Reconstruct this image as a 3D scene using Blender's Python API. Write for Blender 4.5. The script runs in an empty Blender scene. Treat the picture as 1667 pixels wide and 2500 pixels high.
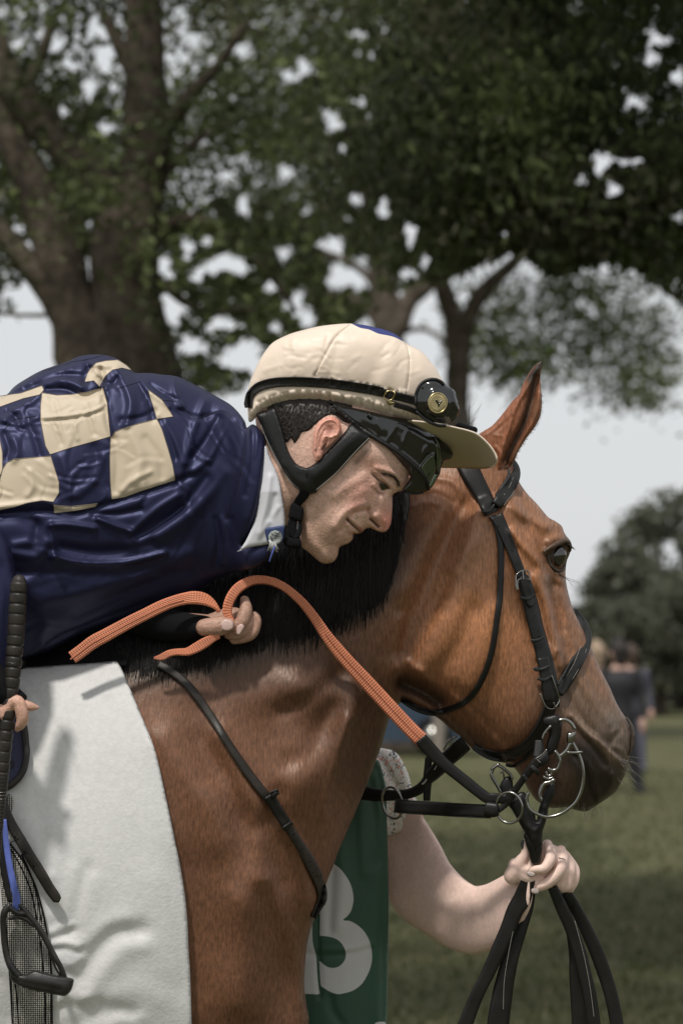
import bpy, math, random
import numpy as np
from mathutils import Vector, geometry
from mathutils.bvhtree import BVHTree
random.seed(7); RNG = np.random.default_rng(7)
SC = bpy.context.scene
R = math.radians
# ------------------------------------------------------------------ camera
F, D0, CX, CY = 7200.0, 4.5, 833.5, 1250.0      # focal length in photo pixels, subject distance (m)
PITCH = math.atan(350 / F); CAMH = 1.6
U = D0 / F                                       # one unit (photo pixel at the subject) in metres
cam = bpy.data.objects.new('camera', bpy.data.cameras.new('camera'))
SC.collection.objects.link(cam); SC.camera = cam
cam.location = (0, 0, CAMH); cam.rotation_euler = (math.pi / 2 + PITCH, 0, 0)
cam.data.sensor_fit = 'VERTICAL'; cam.data.sensor_height = 36; cam.data.lens = F / 2500 * 36
cam.data.clip_start = 0.1; cam.data.clip_end = 3000
cam.data.dof.use_dof = True; cam.data.dof.focus_distance = 4.37; cam.data.dof.aperture_fstop = 6.2
# ------------------------------------------------------------------ light
SUN_AZ, SUN_EL = -156.0, 58.0    # azimuth from +Y towards +X; the sun stands behind the camera's left shoulder
sdir = Vector((math.sin(R(SUN_AZ)) * math.cos(R(SUN_EL)), math.cos(R(SUN_AZ)) * math.cos(R(SUN_EL)), math.sin(R(SUN_EL))))
sun = bpy.data.objects.new('sun', bpy.data.lights.new('sun', 'SUN')); SC.collection.objects.link(sun)
sun.data.energy = 3.3; sun.data.angle = R(4.0); sun.data.color = (1, 0.955, 0.89)
sun.rotation_euler = sdir.to_track_quat('Z', 'Y').to_euler()
w = bpy.data.worlds.new('World'); SC.world = w; w.use_nodes = True
nt = w.node_tree; bg = nt.nodes['Background']
sky = nt.nodes.new('ShaderNodeTexSky'); sky.sky_type = 'NISHITA'; sky.sun_disc = False
sky.sun_elevation = R(SUN_EL); sky.sun_rotation = R(SUN_AZ); sky.dust_density = 1.5; sky.air_density = 1.0; sky.ozone_density = 1
hs = nt.nodes.new('ShaderNodeHueSaturation'); hs.inputs['Saturation'].default_value = 0.22
hs.inputs['Value'].default_value = 1.0
ovc = nt.nodes.new('ShaderNodeMix'); ovc.data_type = 'RGBA'; ovc.inputs['Factor'].default_value = .72      # thin bright overcast veil
ovc.inputs['B'].default_value = (8.6, 8.8, 9.0, 1)
nt.links.new(sky.outputs[0], hs.inputs['Color']); nt.links.new(hs.outputs[0], ovc.inputs['A']); nt.links.new(ovc.outputs['Result'], bg.inputs['Color'])
bg.inputs['Strength'].default_value = 0.108
SC.view_settings.view_transform = 'Standard'; SC.view_settings.look = 'None'
SC.view_settings.exposure = -0.2; SC.view_settings.gamma = 1.0
SC.cycles.max_bounces = 6; SC.cycles.transparent_max_bounces = 8
try: SC.cycles.use_denoising = True
except Exception: pass
# ------------------------------------------------------------------ mapping
_c, _s = math.cos(PITCH), math.sin(PITCH)
def PX(a):
    """photo pixel x, y and units towards the camera -> world metres"""
    a = np.asarray(a, float).reshape(-1, 3)
    d = D0 - a[:, 2] * U
    xc = (a[:, 0] - CX) * d / F; yc = (CY - a[:, 1]) * d / F
    return np.stack([xc, d * _c - yc * _s, CAMH + d * _s + yc * _c], 1)
def at(x, y, dist):
    return PX([(x, y, (D0 - dist) / U)])[0]
ZT = dict(A=(0,750,1.7422), B=(580,770,2.3059), C=(900,850,1.96), D=(300,1350,1.96), E=(0,1550,2.476), F=(850,1650,1.9192),
          G=(1100,1650,3.136), H=(0,2000,4.704), I=(700,1750,3.137), J=(480,1420,7.84), K=(1200,2000,6.272), L=(1300,1250,11.758),
          M=(0,1600,5.225), N=(740,1000,4.3556), O=(140,1380,3.4087), P=(860,1100,10.69), Q=(840,1700,4.3556), R=(1200,1640,5.6),
          S=(1100,870,5.6), T=(750,1160,9.224), W=(0,0,0.9406), X=(0,0,1.8447), Y=(800,0,1.8085), V=(0,0,1))
def z(s):
    """'B 12,34 56,78[,z]' -> pixel points"""
    t = s.split(); x0, y0, k = ZT[t[0]]
    out = []
    for p in t[1:]:
        v = [float(q) for q in p.split(',')]
        out.append([x0 + v[0] / k, y0 + v[1] / k] + v[2:])
    return out
# ------------------------------------------------------------------ objects
COL = SC.collection
def tag(o, label=None, cat=None, group=None, kind=None):
    if label: o['label'] = label
    if cat: o['category'] = cat
    if group: o['group'] = group
    if kind: o['kind'] = kind
    return o
def empty(name, xyz, label, cat, group=None):
    o = bpy.data.objects.new(name, None); COL.objects.link(o); o.location = Vector(xyz)
    o.empty_display_size = 0.1
    return tag(o, label, cat, group)
def link(name, me, parent=None, label=None):
    o = bpy.data.objects.new(name, me); COL.objects.link(o)
    if parent is not None:
        o.parent = parent
        m = parent
        loc = Vector((0, 0, 0))
        while m is not None: loc += Vector(m.location); m = m.parent
        o.matrix_parent_inverse.identity()
        me.transform(__import__('mathutils').Matrix.Translation(-loc))
    if label: o['label'] = label
    return o
class Geo:
    """collects verts / faces / uv / colour in photo units, builds ONE mesh"""
    def __init__(s): s.v = []; s.f = []; s.uv = []; s.c = []; s.m = []; s.n = 0
    def add(s, v, f, uv=None, c=None, m=0, world=False):
        v = np.asarray(v, float).reshape(-1, 3)
        if not world: w_ = PX(v)
        else: w_ = v
        n = len(v)
        s.v.append(w_)
        s.uv.append(np.asarray(uv, float) if uv is not None else v[:, :2] / 100.0)
        s.c.append(np.asarray(c, float) if c is not None else np.ones((n, 3)))
        mm = np.full(len(f), m) if np.isscalar(m) else np.asarray(m)
        s.f += [tuple(int(i) + s.n for i in q) for q in f]
        s.m.append(mm); s.n += n
        return s
    def build(s, name, mats, parent=None, label=None, smooth=True):
        me = bpy.data.meshes.new(name)
        V = np.concatenate(s.v)
        me.from_pydata(V.tolist(), [], s.f)
        if not isinstance(mats, (list, tuple)): mats = [mats]
        for m in mats: me.materials.append(m)
        me.polygons.foreach_set('material_index', np.concatenate(s.m).astype(np.int32))
        me.polygons.foreach_set('use_smooth', np.full(len(me.polygons), smooth))
        li = np.empty(len(me.loops), np.int32); me.loops.foreach_get('vertex_index', li)
        uv = me.uv_layers.new(name='UVMap'); uv.data.foreach_set('uv', np.concatenate(s.uv)[li].astype(np.float32).ravel())
        ca = me.color_attributes.new('Col', 'FLOAT_COLOR', 'POINT')
        c = np.concatenate(s.c); c4 = np.ones((len(c), 4), np.float32); c4[:, :3] = c
        ca.data.foreach_set('color', c4.ravel())
        me.update()
        return link(name, me, parent, label)
def cr(pts, step=None, n=None, closed=False):
    """Catmull-Rom resample of points (any dimension)"""
    p = np.array(pts, float)
    if len(p) == 2 and not closed: 
        q = p
    if closed: q = np.vstack([p[-1], p, p[0], p[1]])
    else: q = np.vstack([2 * p[0] - p[1], p, 2 * p[-1] - p[-2]])
    out = []
    for i in range(1, len(q) - 2):
        a, b, c_, d = q[i - 1], q[i], q[i + 1], q[i + 2]
        t = np.linspace(0, 1, 12, endpoint=False)[:, None]
        # limit tangents so uneven spacing does not overshoot
        L = np.linalg.norm((c_ - b)[:2]) + 1e-9
        m1 = (c_ - a) / 2; m2 = (d - b) / 2
        l1 = np.linalg.norm(m1[:2]); l2 = np.linalg.norm(m2[:2])
        if l1 > 1.2 * L: m1 = m1 * (1.2 * L / l1)
        if l2 > 1.2 * L: m2 = m2 * (1.2 * L / l2)
        h1 = 2*t**3 - 3*t**2 + 1; h2 = t**3 - 2*t**2 + t; h3 = -2*t**3 + 3*t**2; h4 = t**3 - t**2
        out.append(h1 * b + h2 * m1 + h3 * c_ + h4 * m2)
    out = np.vstack(out + [q[-2][None]])
    seg = np.linalg.norm(np.diff(out[:, :2], axis=0), axis=1) if out.shape[1] < 3 else np.linalg.norm(np.diff(out[:, :3], axis=0), axis=1)
    s = np.concatenate([[0], np.cumsum(seg)])
    if n is None: n = max(3, int(round(s[-1] / step)) + 1)
    ss = np.linspace(0, s[-1], n)
    r = np.stack([np.interp(ss, s, out[:, k]) for k in range(out.shape[1])], 1)
    return r[:-1] if closed else r
def inside(P, poly):
    P = np.asarray(P); poly = np.asarray(poly)[:, :2]
    r = np.zeros(len(P), bool); x, y = P[:, 0], P[:, 1]
    q = np.roll(poly, -1, 0)
    for (x1, y1), (x2, y2) in zip(poly, q):
        if y1 == y2: continue
        m = ((y1 > y) != (y2 > y))
        if m.any():
            r[m] ^= x[m] < (x2 - x1) * (y[m] - y1) / (y2 - y1) + x1
    return r
def dist(P, line, closed=False, far=None):
    P = np.asarray(P)[:, :2]; L = np.asarray(line, float)[:, :2]
    if closed: L = np.vstack([L, L[:1]])
    d = np.full(len(P), 1e9)
    for a, b in zip(L[:-1], L[1:]):
        if far is not None:
            lo = np.minimum(a, b) - far; hi = np.maximum(a, b) + far
            m = np.where((P[:, 0] > lo[0]) & (P[:, 0] < hi[0]) & (P[:, 1] > lo[1]) & (P[:, 1] < hi[1]))[0]
            if len(m) == 0: continue
            Q = P[m]
        else: m = slice(None); Q = P
        ab = b - a; l2 = ab @ ab + 1e-12
        t = np.clip(((Q - a) @ ab) / l2, 0, 1)[:, None]
        dd = ((Q - a - t * ab) ** 2).sum(1)
        d[m] = np.minimum(d[m], dd)
    return np.sqrt(d)
def opval(P, op):
    """scalar field of one sculpt op (without amplitude)"""
    k = op[0]
    if k == 'r':
        L = cr(z(op[1]) if isinstance(op[1], str) else op[1], 8)
        s = op[2]; d = dist(P, L, far=3.2 * s); return np.exp(-(d / s) ** 2)
    if k == 'b':
        (x, y), sx, sy, rot = z(op[1])[0][:2] if isinstance(op[1], str) else op[1], op[2], op[3], R(op[4])
        dx, dy = P[:, 0] - x, P[:, 1] - y
        a = dx * math.cos(rot) + dy * math.sin(rot); b = -dx * math.sin(rot) + dy * math.cos(rot)
        return np.exp(-(a / sx) ** 2 - (b / sy) ** 2)
    if k == 'p':
        poly = cr(z(op[1]) if isinstance(op[1], str) else op[1], 10, closed=True); r = op[2]
        m = inside(P, poly); d = dist(P, poly, True, far=r * 1.1) ; d = np.where(m, np.minimum(d, r) / r, 0)
        return np.sqrt(np.clip(1 - (1 - d) ** 2, 0, 1)) * m
def amp(op): return op[5] if op[0] == 'b' else op[3]
def triangulate(poly, h, cons=(), fine=None, coarse=None):
    poly = np.asarray(poly)[:, :2]
    lo, hi = poly.min(0), poly.max(0)
    def grid(hh, lo, hi):
        xs = np.arange(lo[0], hi[0], hh); ys = np.arange(lo[1], hi[1], hh * .866)
        X, Y = np.meshgrid(xs, ys); X[1::2] += hh / 2
        G = np.stack([X.ravel(), Y.ravel()], 1)
        return G + RNG.uniform(-.08, .08, G.shape) * hh
    if fine is None: G = grid(h, lo, hi)
    else:
        g1 = grid(h, np.maximum(lo, fine[:2]), np.minimum(hi, fine[2:]))
        g2 = grid(coarse, lo, hi); q = coarse * .6
        m = (g2[:, 0] < fine[0] - q) | (g2[:, 0] > fine[2] + q) | (g2[:, 1] < fine[1] - q) | (g2[:, 1] > fine[3] + q)
        G = np.vstack([g1, g2[m]])
    G = G[inside(G, poly)]
    G = G[dist(G, poly, True, far=h) > .62 * h]
    for c in cons: G = G[dist(G, c, far=h) > .55 * h]
    V = [tuple(p) for p in poly]; E = [(i, (i + 1) % len(poly)) for i in range(len(poly))]
    for c in cons:
        k = len(V); V += [tuple(p) for p in np.asarray(c)[:, :2]]; E += [(k + i, k + i + 1) for i in range(len(c) - 1)]
    V += [tuple(p) for p in G]
    o = geometry.delaunay_2d_cdt([Vector(p) for p in V], E, [], 0, 1e-5)
    P = np.array([tuple(p) for p in o[0]]); T = np.array([f for f in o[2] if len(f) == 3])
    cen = P[T].mean(1); T = T[inside(cen, poly)]
    a = P[T[:, 1]] - P[T[:, 0]]; b = P[T[:, 2]] - P[T[:, 0]]
    ar = a[:, 0] * b[:, 1] - a[:, 1] * b[:, 0]
    T[ar < 0] = T[ar < 0][:, ::-1]; T = T[np.abs(ar) > 1e-6]
    used = np.unique(T); mp = -np.ones(len(P), int); mp[used] = np.arange(len(used))
    return P[used], mp[T]
def edges_of(T):
    e = np.vstack([T[:, [0, 1]], T[:, [1, 2]], T[:, [2, 0]]]); e.sort(1)
    u, c = np.unique(e, axis=0, return_counts=True); return u, c
def poisson(P, T, bnd):
    n = len(P); W = {}
    I = []; J = []; K = []
    ar = np.zeros(n)
    for k in range(3):
        i, j, o = T[:, k], T[:, (k + 1) % 3], T[:, (k + 2) % 3]
        a = P[i] - P[o]; b = P[j] - P[o]
        cr_ = np.abs(a[:, 0] * b[:, 1] - a[:, 1] * b[:, 0]) + 1e-9
        cot = (a * b).sum(1) / cr_
        I.append(i); J.append(j); K.append(np.clip(cot, -3, 20) / 2)
        ar += np.bincount(i, cr_ / 6, n)
    I = np.concatenate(I); J = np.concatenate(J); K = np.concatenate(K)
    dg = np.bincount(I, K, n) + np.bincount(J, K, n)
    free = ~bnd
    def A(x): return dg * x - np.bincount(I, K * x[J], n) - np.bincount(J, K * x[I], n)
    b = 2 * ar * free; x = np.zeros(n); r = b.copy(); M = np.where(dg > 1e-9, 1 / np.maximum(dg, 1e-9), 0) * free
    zz = M * r; p = zz.copy(); rz = r @ zz; r0 = math.sqrt(r @ r) + 1e-12
    for it in range(1500):
        Ap = A(p) * free; al = rz / (p @ Ap + 1e-30); x += al * p; r -= al * Ap
        if math.sqrt(r @ r) < 1e-4 * r0: break
        zz = M * r; rn = r @ zz; p = zz + rn / rz * p; rz = rn
    return np.maximum(x, 0)
def smooth(val, T, it, lam=.5, fix=None):
    e, c = edges_of(T); n = len(val); deg = np.bincount(e[:, 0], minlength=n) + np.bincount(e[:, 1], minlength=n)
    v = val.copy()
    for _ in range(it):
        s = np.bincount(e[:, 0], v[e[:, 1]], n) + np.bincount(e[:, 1], v[e[:, 0]], n)
        nv = v + lam * (s / deg - v)
        if fix is not None: nv[fix] = v[fix]
        v = nv
    return v
class Shape:
    """a body grown from its outline: rounded front and back, sculpted, closed"""
    def __init__(s, poly, h, k=.6, zc=0, kb=None, ops=(), cons=(), fine=None, coarse=None, closed_cr=True, edge=14., thick=None, zf=None, sm=2, raw=False, bm=None):
        poly = z(poly) if isinstance(poly, str) else poly
        if not raw: poly = cr([q[:2] for q in poly], h * .8, closed=True)
        cons = [np.asarray(cr(z(c), h * .8)) if isinstance(c, str) else c for c in cons]
        s.poly = np.asarray(poly)
        s.P, s.T = triangulate(poly, h, cons, fine, coarse)
        e, c = edges_of(s.T); s.b = np.zeros(len(s.P), bool); s.b[e[c == 1].ravel()] = True
        zcv = zc(s.P) if callable(zc) else np.full(len(s.P), float(zc))
        if thick is None:
            u = np.sqrt(poisson(s.P, s.T, s.b))
            kv = k(s.P) if callable(k) else k
            H = u * kv; Hb = u * (kv if kb is None else kb)
        else:
            d = dist(s.P, poly, True, far=thick * 3); t = np.clip(d / thick, 0, 1)
            H = thick / 2 * np.sqrt(1 - (1 - t) ** 2); H[s.b] = 0; Hb = H.copy()
            if zf is not None: zcv = np.array([zf(x, y) for x, y in s.P]) + thick / 2
            if bm is not None: H = H + bm(s.P) * (~s.b)
        S = np.zeros(len(s.P))
        for op in ops: S += amp(op) * opval(s.P, op)
        if len(ops) and sm: S = smooth(S, s.T, sm)
        msk = np.clip(dist(s.P, poly, True, far=edge + 1) / edge, 0, 1)
        s.off = (1 - (1 - msk) ** 2)
        s.z = zcv + H + S * s.off; s.zb = zcv - Hb
        if thick is not None: s.zb = zcv - Hb + S * s.off
        s.c = np.ones((len(s.P), 3)); s.zcv = zcv; s.H = H
    def paint(s, base, ops=()):
        s.c[:] = base
        for op in ops:
            a = np.clip(opval(s.P, op[0]) * op[2], 0, 1)[:, None]; s.c = s.c * (1 - a) + np.array(op[1]) * a
        return s
    def into(s, g, m=0, mats=None):
        n = len(s.P); V = np.column_stack([s.P, s.z])
        ib = np.where(~s.b)[0]; mp = np.arange(n); mp[ib] = n + np.arange(len(ib))
        VB = np.column_stack([s.P[ib], s.zb[ib]])
        Ff = s.T[:, ::-1]     # y is down in the photo: flip so that normals face the camera
        Fb = mp[s.T]
        fm = np.full(len(s.T), m) if mats is None else mats(s.P[s.T].mean(1))
        g.add(np.vstack([V, VB]), np.vstack([Ff, Fb]), uv=np.vstack([s.P, s.P[ib]]) / 100.,
              c=np.vstack([s.c, s.c[ib]]), m=np.concatenate([fm, fm]))
        return g
    def bvh(s): return BVHTree.FromPolygons(np.column_stack([s.P, s.z]).tolist(), s.T.tolist())
def zfun(bvh, default=0.0):
    def f(x, y):
        h = bvh.ray_cast(Vector((x, y, 9e3)), Vector((0, 0, -1)))
        return h[0].z if h[0] is not None else default
    return f
def maxf(*fs):
    return lambda x, y: max(f(x, y) for f in fs)
def tube(g, pts, step=6, seg=10, m=0, c=None, world=False, caps=True, closed=False, flat=1.0, rmod=None):
    """pts: x, y, z, r"""
    q = cr(pts, step, closed=closed) if step else np.array(pts, float)
    X = q[:, :3]; r = q[:, 3]; n = len(X)
    if closed: T = np.roll(X, -1, 0) - np.roll(X, 1, 0)
    else: T = np.gradient(X, axis=0)
    T /= np.linalg.norm(T, axis=1)[:, None] + 1e-12
    sl = np.concatenate([[0], np.cumsum(np.linalg.norm(np.diff(X, axis=0), axis=1))])
    ref = np.array([0, 0, 1.0]) if abs(T[0, 2]) < .9 else np.array([1.0, 0, 0])
    N = np.zeros_like(X); cur = ref
    for i in range(n):
        cur = cur - T[i] * (cur @ T[i]); cur /= np.linalg.norm(cur) + 1e-12; N[i] = cur
    Bn = np.cross(T, N)
    if rmod is not None: r = r * rmod(sl)
    rows = [(X, r)]
    if caps and not closed:
        # rounded ends
        pre = [(X[0] - T[0] * r[0] * math.cos(a), r[0] * math.sin(a), 0) for a in (.25, .7, 1.1)]
        post = [(X[-1] + T[-1] * r[-1] * math.cos(a), r[-1] * math.sin(a), n - 1) for a in (1.1, .7, .25)]
        X = np.vstack([[p[0] for p in pre], X, [p[0] for p in post]]); 
        N = np.vstack([N[[0] * 3], N, N[[-1] * 3]]); Bn = np.vstack([Bn[[0] * 3], Bn, Bn[[-1] * 3]])
        r = np.concatenate([[p[1] for p in pre], r, [p[1] for p in post]]); sl = np.concatenate([[0] * 3, sl, [sl[-1]] * 3]); n += 6
    a = np.linspace(0, 2 * math.pi, seg, endpoint=False)
    V = X[:, None] + r[:, None, None] * (np.cos(a)[None, :, None] * N[:, None] * flat + np.sin(a)[None, :, None] * Bn[:, None])
    V = V.reshape(-1, 3); Fc = []
    for i in range(n if closed else n - 1):
        i2 = (i + 1) % n
        for j in range(seg):
            j2 = (j + 1) % seg
            Fc.append((i * seg + j, i * seg + j2, i2 * seg + j2, i2 * seg + j) if world else (i * seg + j, i2 * seg + j, i2 * seg + j2, i * seg + j2))
    if not closed:
        Fc.append(tuple(range(seg))[::-1] if world else tuple(range(seg))); Fc.append(tuple((n - 1) * seg + j for j in range(seg)) if world else tuple((n - 1) * seg + j for j in range(seg))[::-1])
    uv = np.stack([np.repeat(sl / 100, seg), np.tile(a / (2 * math.pi), n)], 1)
    cc = np.tile(c, (len(V), 1)) if c is not None else None
    g.add(V, Fc, uv=uv, m=m, world=world, c=cc)
    return g
def strap(g, pts, width, thick=5, zf=None, off=3, step=6, roll=0, m=0, c=None, nx=6, end=0, pad=0.0):
    """flat leather strap. pts: x, y[, z]; width scalar or per point; roll degrees per point (twist about its length)"""
    P = np.array([list(p[:2]) + [p[2] if len(p) > 2 else 0.0] for p in pts], float)
    W = np.full(len(P), float(width)) if np.isscalar(width) else np.array(width, float)
    Ro = np.full(len(P), float(roll)) if np.isscalar(roll) else np.array(roll, float)
    q = cr(np.column_stack([P, W, Ro]), step)
    X = q[:, :3]; W = q[:, 3]; Ro = np.radians(q[:, 4]); n = len(X)
    T = np.gradient(X, axis=0); T2 = T.copy(); 
    if zf is not None: T2[:, 2] = 0
    T2 /= np.linalg.norm(T2, axis=1)[:, None] + 1e-12
    Zv = np.array([0, 0, 1.0])
    S = np.cross(T2, Zv); S /= np.linalg.norm(S, axis=1)[:, None] + 1e-9
    Nn = np.cross(S, T2)
    S2 = S * np.cos(Ro)[:, None] + Nn * np.sin(Ro)[:, None]; N2 = -S * np.sin(Ro)[:, None] + Nn * np.cos(Ro)[:, None]
    sl = np.concatenate([[0], np.cumsum(np.linalg.norm(np.diff(X, axis=0), axis=1))])
    if end:   # rounded tongue end
        de = sl[-1] - sl; hw = W[-1] / 2
        W = np.where(de < hw, W * np.sqrt(np.clip(1 - (1 - de / hw) ** 2, .02, 1)), W)
    us = np.linspace(-1, 1, nx)
    prof = [(u * .5, .5 * (1 if abs(u) < .99 else .35) + pad * (1 - u * u)) for u in us] + [(u * .5, -.5 * (1 if abs(u) < .99 else .35)) for u in us[::-1]]
    k = len(prof); V = np.zeros((n, k, 3))
    for j, (a, b) in enumerate(prof):
        V[:, j] = X + S2 * (W * a)[:, None] + N2 * (thick * b)
    if zf is not None:
        for i in range(n):
            for j, (a, b) in enumerate(prof):
                x, y = V[i, j, 0], V[i, j, 1]
                V[i, j, 2] = zf(x, y) + off + thick / 2 + thick * b
    Fc = []
    for i in range(n - 1):
        for j in range(k):
            j2 = (j + 1) % k; Fc.append((i * k + j, (i + 1) * k + j, (i + 1) * k + j2, i * k + j2))
    Fc.append(tuple(range(k))); Fc.append(tuple((n - 1) * k + j for j in range(k))[::-1])
    uv = np.stack([np.repeat(sl / 100, k), np.tile([p[0] + .5 for p in prof], n)], 1)
    cc = np.tile(c, (n * k, 1)) if c is not None else None
    g.add(V.reshape(-1, 3), Fc, uv=uv, m=m, c=cc)
    return g
def ellipse_pts(cx, cy, rx, ry, z0, r, rot=0, tilt=0, n=28, a0=0, a1=360):
    o = []
    N_ = n if a1 - a0 >= 360 else n + 1
    for i in range(N_):
        a = R(a0 + (a1 - a0) * i / n); x = rx * math.cos(a); y = ry * math.sin(a)
        o.append((cx + x * math.cos(R(rot)) - y * math.sin(R(rot)), cy + x * math.sin(R(rot)) + y * math.cos(R(rot)), z0 + tilt * math.cos(a), r))
    return o
def remesh(o, vox, it=6, fac=.5):
    """fuse overlapping shells into one continuous skin"""
    md = o.modifiers.new('r', 'REMESH'); md.mode = 'VOXEL'; md.voxel_size = vox * U; md.use_smooth_shade = True
    ms = o.modifiers.new('s', 'SMOOTH'); ms.iterations = it; ms.factor = fac
    dg = bpy.context.evaluated_depsgraph_get(); me = bpy.data.meshes.new_from_object(o.evaluated_get(dg))
    o.modifiers.clear(); old = o.data
    mats = [m for m in old.materials]; o.data = me
    me.materials.clear()
    for m in mats: me.materials.append(m)
    me.polygons.foreach_set('use_smooth', np.ones(len(me.polygons), bool))
    return o
# ------------------------------------------------------------------ materials
def L3(c):  # sRGB 0-255 -> linear
    return tuple((v / 255 / 12.92 if v / 255 <= .04045 else ((v / 255 + .055) / 1.055) ** 2.4) for v in c)
def mat(name, col=(.5, .5, .5), rough=.6, metal=0, vcol=False, noise=None, bump=None, spec=.5, sheen=0, coat=0, sss=0, uvs=(1, 1, 1), coords='Object', extra=None, aniso=0, stint=None):
    """noise=(scale, amount, detail): colour variation; bump=list of (scale, strength, distance, uvscale)"""
    m = bpy.data.materials.new(name); m.use_nodes = True; t = m.node_tree; N = t.nodes; Lk = t.links
    b = N['Principled BSDF']; b.inputs['Roughness'].default_value = rough; b.inputs['Metallic'].default_value = metal
    b.inputs['Specular IOR Level'].default_value = spec; b.inputs['Sheen Weight'].default_value = sheen; b.inputs['Coat Weight'].default_value = coat
    b.inputs['Subsurface Weight'].default_value = sss
    if stint: b.inputs['Specular Tint'].default_value = (*stint, 1)
    if sss: b.inputs['Subsurface Scale'].default_value = .01; b.inputs['Subsurface Radius'].default_value = (1, .35, .2)
    tc = N.new('ShaderNodeTexCoord')
    def vec(src, sc):
        mp = N.new('ShaderNodeMapping'); mp.inputs['Scale'].default_value = sc; Lk.new(tc.outputs[src], mp.inputs['Vector']); return mp.outputs[0]
    if vcol:
        a = N.new('ShaderNodeVertexColor'); a.layer_name = 'Col'; c = a.outputs['Color']
    else:
        a = N.new('ShaderNodeRGB'); a.outputs[0].default_value = (*col, 1); c = a.outputs[0]
    def tint(c, fac, lo, hi):
        mr = N.new('ShaderNodeMapRange'); mr.inputs['From Min'].default_value = .3; mr.inputs['From Max'].default_value = .7
        mr.inputs['To Min'].default_value = lo; mr.inputs['To Max'].default_value = hi; Lk.new(fac, mr.inputs['Value'])
        mx = N.new('ShaderNodeVectorMath'); mx.operation = 'SCALE'; Lk.new(c, mx.inputs[0]); Lk.new(mr.outputs[0], mx.inputs['Scale']); return mx.outputs[0]
    for nz in (noise or []):
        sc, am, det = nz[:3]; src = nz[3] if len(nz) > 3 else 'Object'; st = nz[4] if len(nz) > 4 else (1, 1, 1)
        n = N.new('ShaderNodeTexNoise'); n.inputs['Scale'].default_value = sc; n.inputs['Detail'].default_value = det
        Lk.new(vec(src, st), n.inputs['Vector']); c = tint(c, n.outputs['Fac'], 1 - am, 1 + am)
    if extra: c = extra(m, N, Lk, tc, c, b, vec)
    Lk.new(c, b.inputs['Base Color'])
    prev = None
    for bp in (bump or []):
        sc, stg, ds = bp[:3]; src = bp[3] if len(bp) > 3 else 'Object'; st = bp[4] if len(bp) > 4 else (1, 1, 1); kind = bp[5] if len(bp) > 5 else 'noise'
        if kind == 'noise':
            n = N.new('ShaderNodeTexNoise'); n.inputs['Scale'].default_value = sc; n.inputs['Detail'].default_value = 3; o = n.outputs['Fac']
        elif kind == 'wave':
            n = N.new('ShaderNodeTexWave'); n.inputs['Scale'].default_value = sc; n.inputs['Distortion'].default_value = 0; o = n.outputs['Fac']
        else:
            n = N.new('ShaderNodeTexVoronoi'); n.inputs['Scale'].default_value = sc; o = n.outputs['Distance']
        Lk.new(vec(src, st), n.inputs['Vector'])
        bn = N.new('ShaderNodeBump'); bn.inputs['Strength'].default_value = stg; bn.inputs['Distance'].default_value = ds
        Lk.new(o, bn.inputs['Height'])
        if prev: Lk.new(prev, bn.inputs['Normal'])
        prev = bn.outputs[0]
    if prev: Lk.new(prev, b.inputs['Normal'])
    return m
# ------------------------------------------------------------------ material set
def hair_extra(scale, am, st):
    def f(m, N, Lk, tc, c, b, vec):
        n = N.new('ShaderNodeTexNoise'); n.inputs['Scale'].default_value = scale; n.inputs['Detail'].default_value = 4; n.inputs['Roughness'].default_value = .7
        Lk.new(vec('UV', st), n.inputs['Vector'])
        mr = N.new('ShaderNodeMapRange'); mr.inputs['From Min'].default_value = .35; mr.inputs['From Max'].default_value = .68
        mr.inputs['To Min'].default_value = 1 - am; mr.inputs['To Max'].default_value = 1 + am * 1.3; Lk.new(n.outputs['Fac'], mr.inputs['Value'])
        mx = N.new('ShaderNodeVectorMath'); mx.operation = 'SCALE'; Lk.new(c, mx.inputs[0]); Lk.new(mr.outputs[0], mx.inputs['Scale'])
        return mx.outputs[0]
    return f
M = {}
M['coat'] = mat('bay_coat', vcol=True, rough=.44, spec=.52, stint=(1, .86, .76), noise=[(7, .12, 3)], bump=[(20, .34, .0016, 'UV', (1, .24, 1)), (6, .3, .004, 'UV', (1.3, .5, 1)), (60, .12, .002)], extra=hair_extra(20, .34, (1, .2, 1)))
M['mane'] = mat('black_mane', (.014, .011, .010), rough=.38, spec=.6, noise=[(40, .35, 3)], bump=[(14, .5, .003, 'UV', (3, .4, 1))])
M['leather'] = mat('black_leather', (.009, .0085, .008), rough=.42, spec=.32, noise=[(30, .35, 3)], bump=[(160, .25, .0008), (14, .15, .002)])
M['brown_leather'] = mat('dark_brown_leather', (.022, .018, .014), rough=.5, spec=.4, noise=[(60, .4, 3)], bump=[(200, .3, .0008), (30, .25, .001)])
M['padleather'] = mat('padded_leather', (.009, .009, .009), rough=.36, spec=.38, bump=[(26, .35, .002, 'UV', (3, 1, 1)), (200, .3, .0006)])
M['steel'] = mat('steel', (.26, .255, .24), rough=.24, metal=1, noise=[(30, .15, 2)])
M['brass'] = mat('brass', (.55, .45, .24), rough=.3, metal=1, noise=[(60, .3, 2)])
M['navy'] = mat('navy_satin', (.0125, .0130, .034), rough=.45, spec=.75, stint=(.33, .36, .66), bump=[(7, .25, .012, 'Object', (1, 1, .5)), (50, .18, .0015, 'Object', (1, 1, .4)), (300, .12, .0005)], noise=[(6, .15, 2)])
M['gold'] = mat('gold_satin', (.54, .45, .33), rough=.5, spec=.4, sheen=.2, bump=[(5, .3, .012), (14, .25, .005), (300, .12, .0005)], noise=[(7, .1, 2)])
M['gold_cap'] = mat('gold_cap_satin', (.74, .615, .50), rough=.45, spec=.4, sheen=.2, bump=[(9, .35, .008), (26, .45, .004), (300, .12, .0005)], noise=[(9, .07, 2)])
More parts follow.
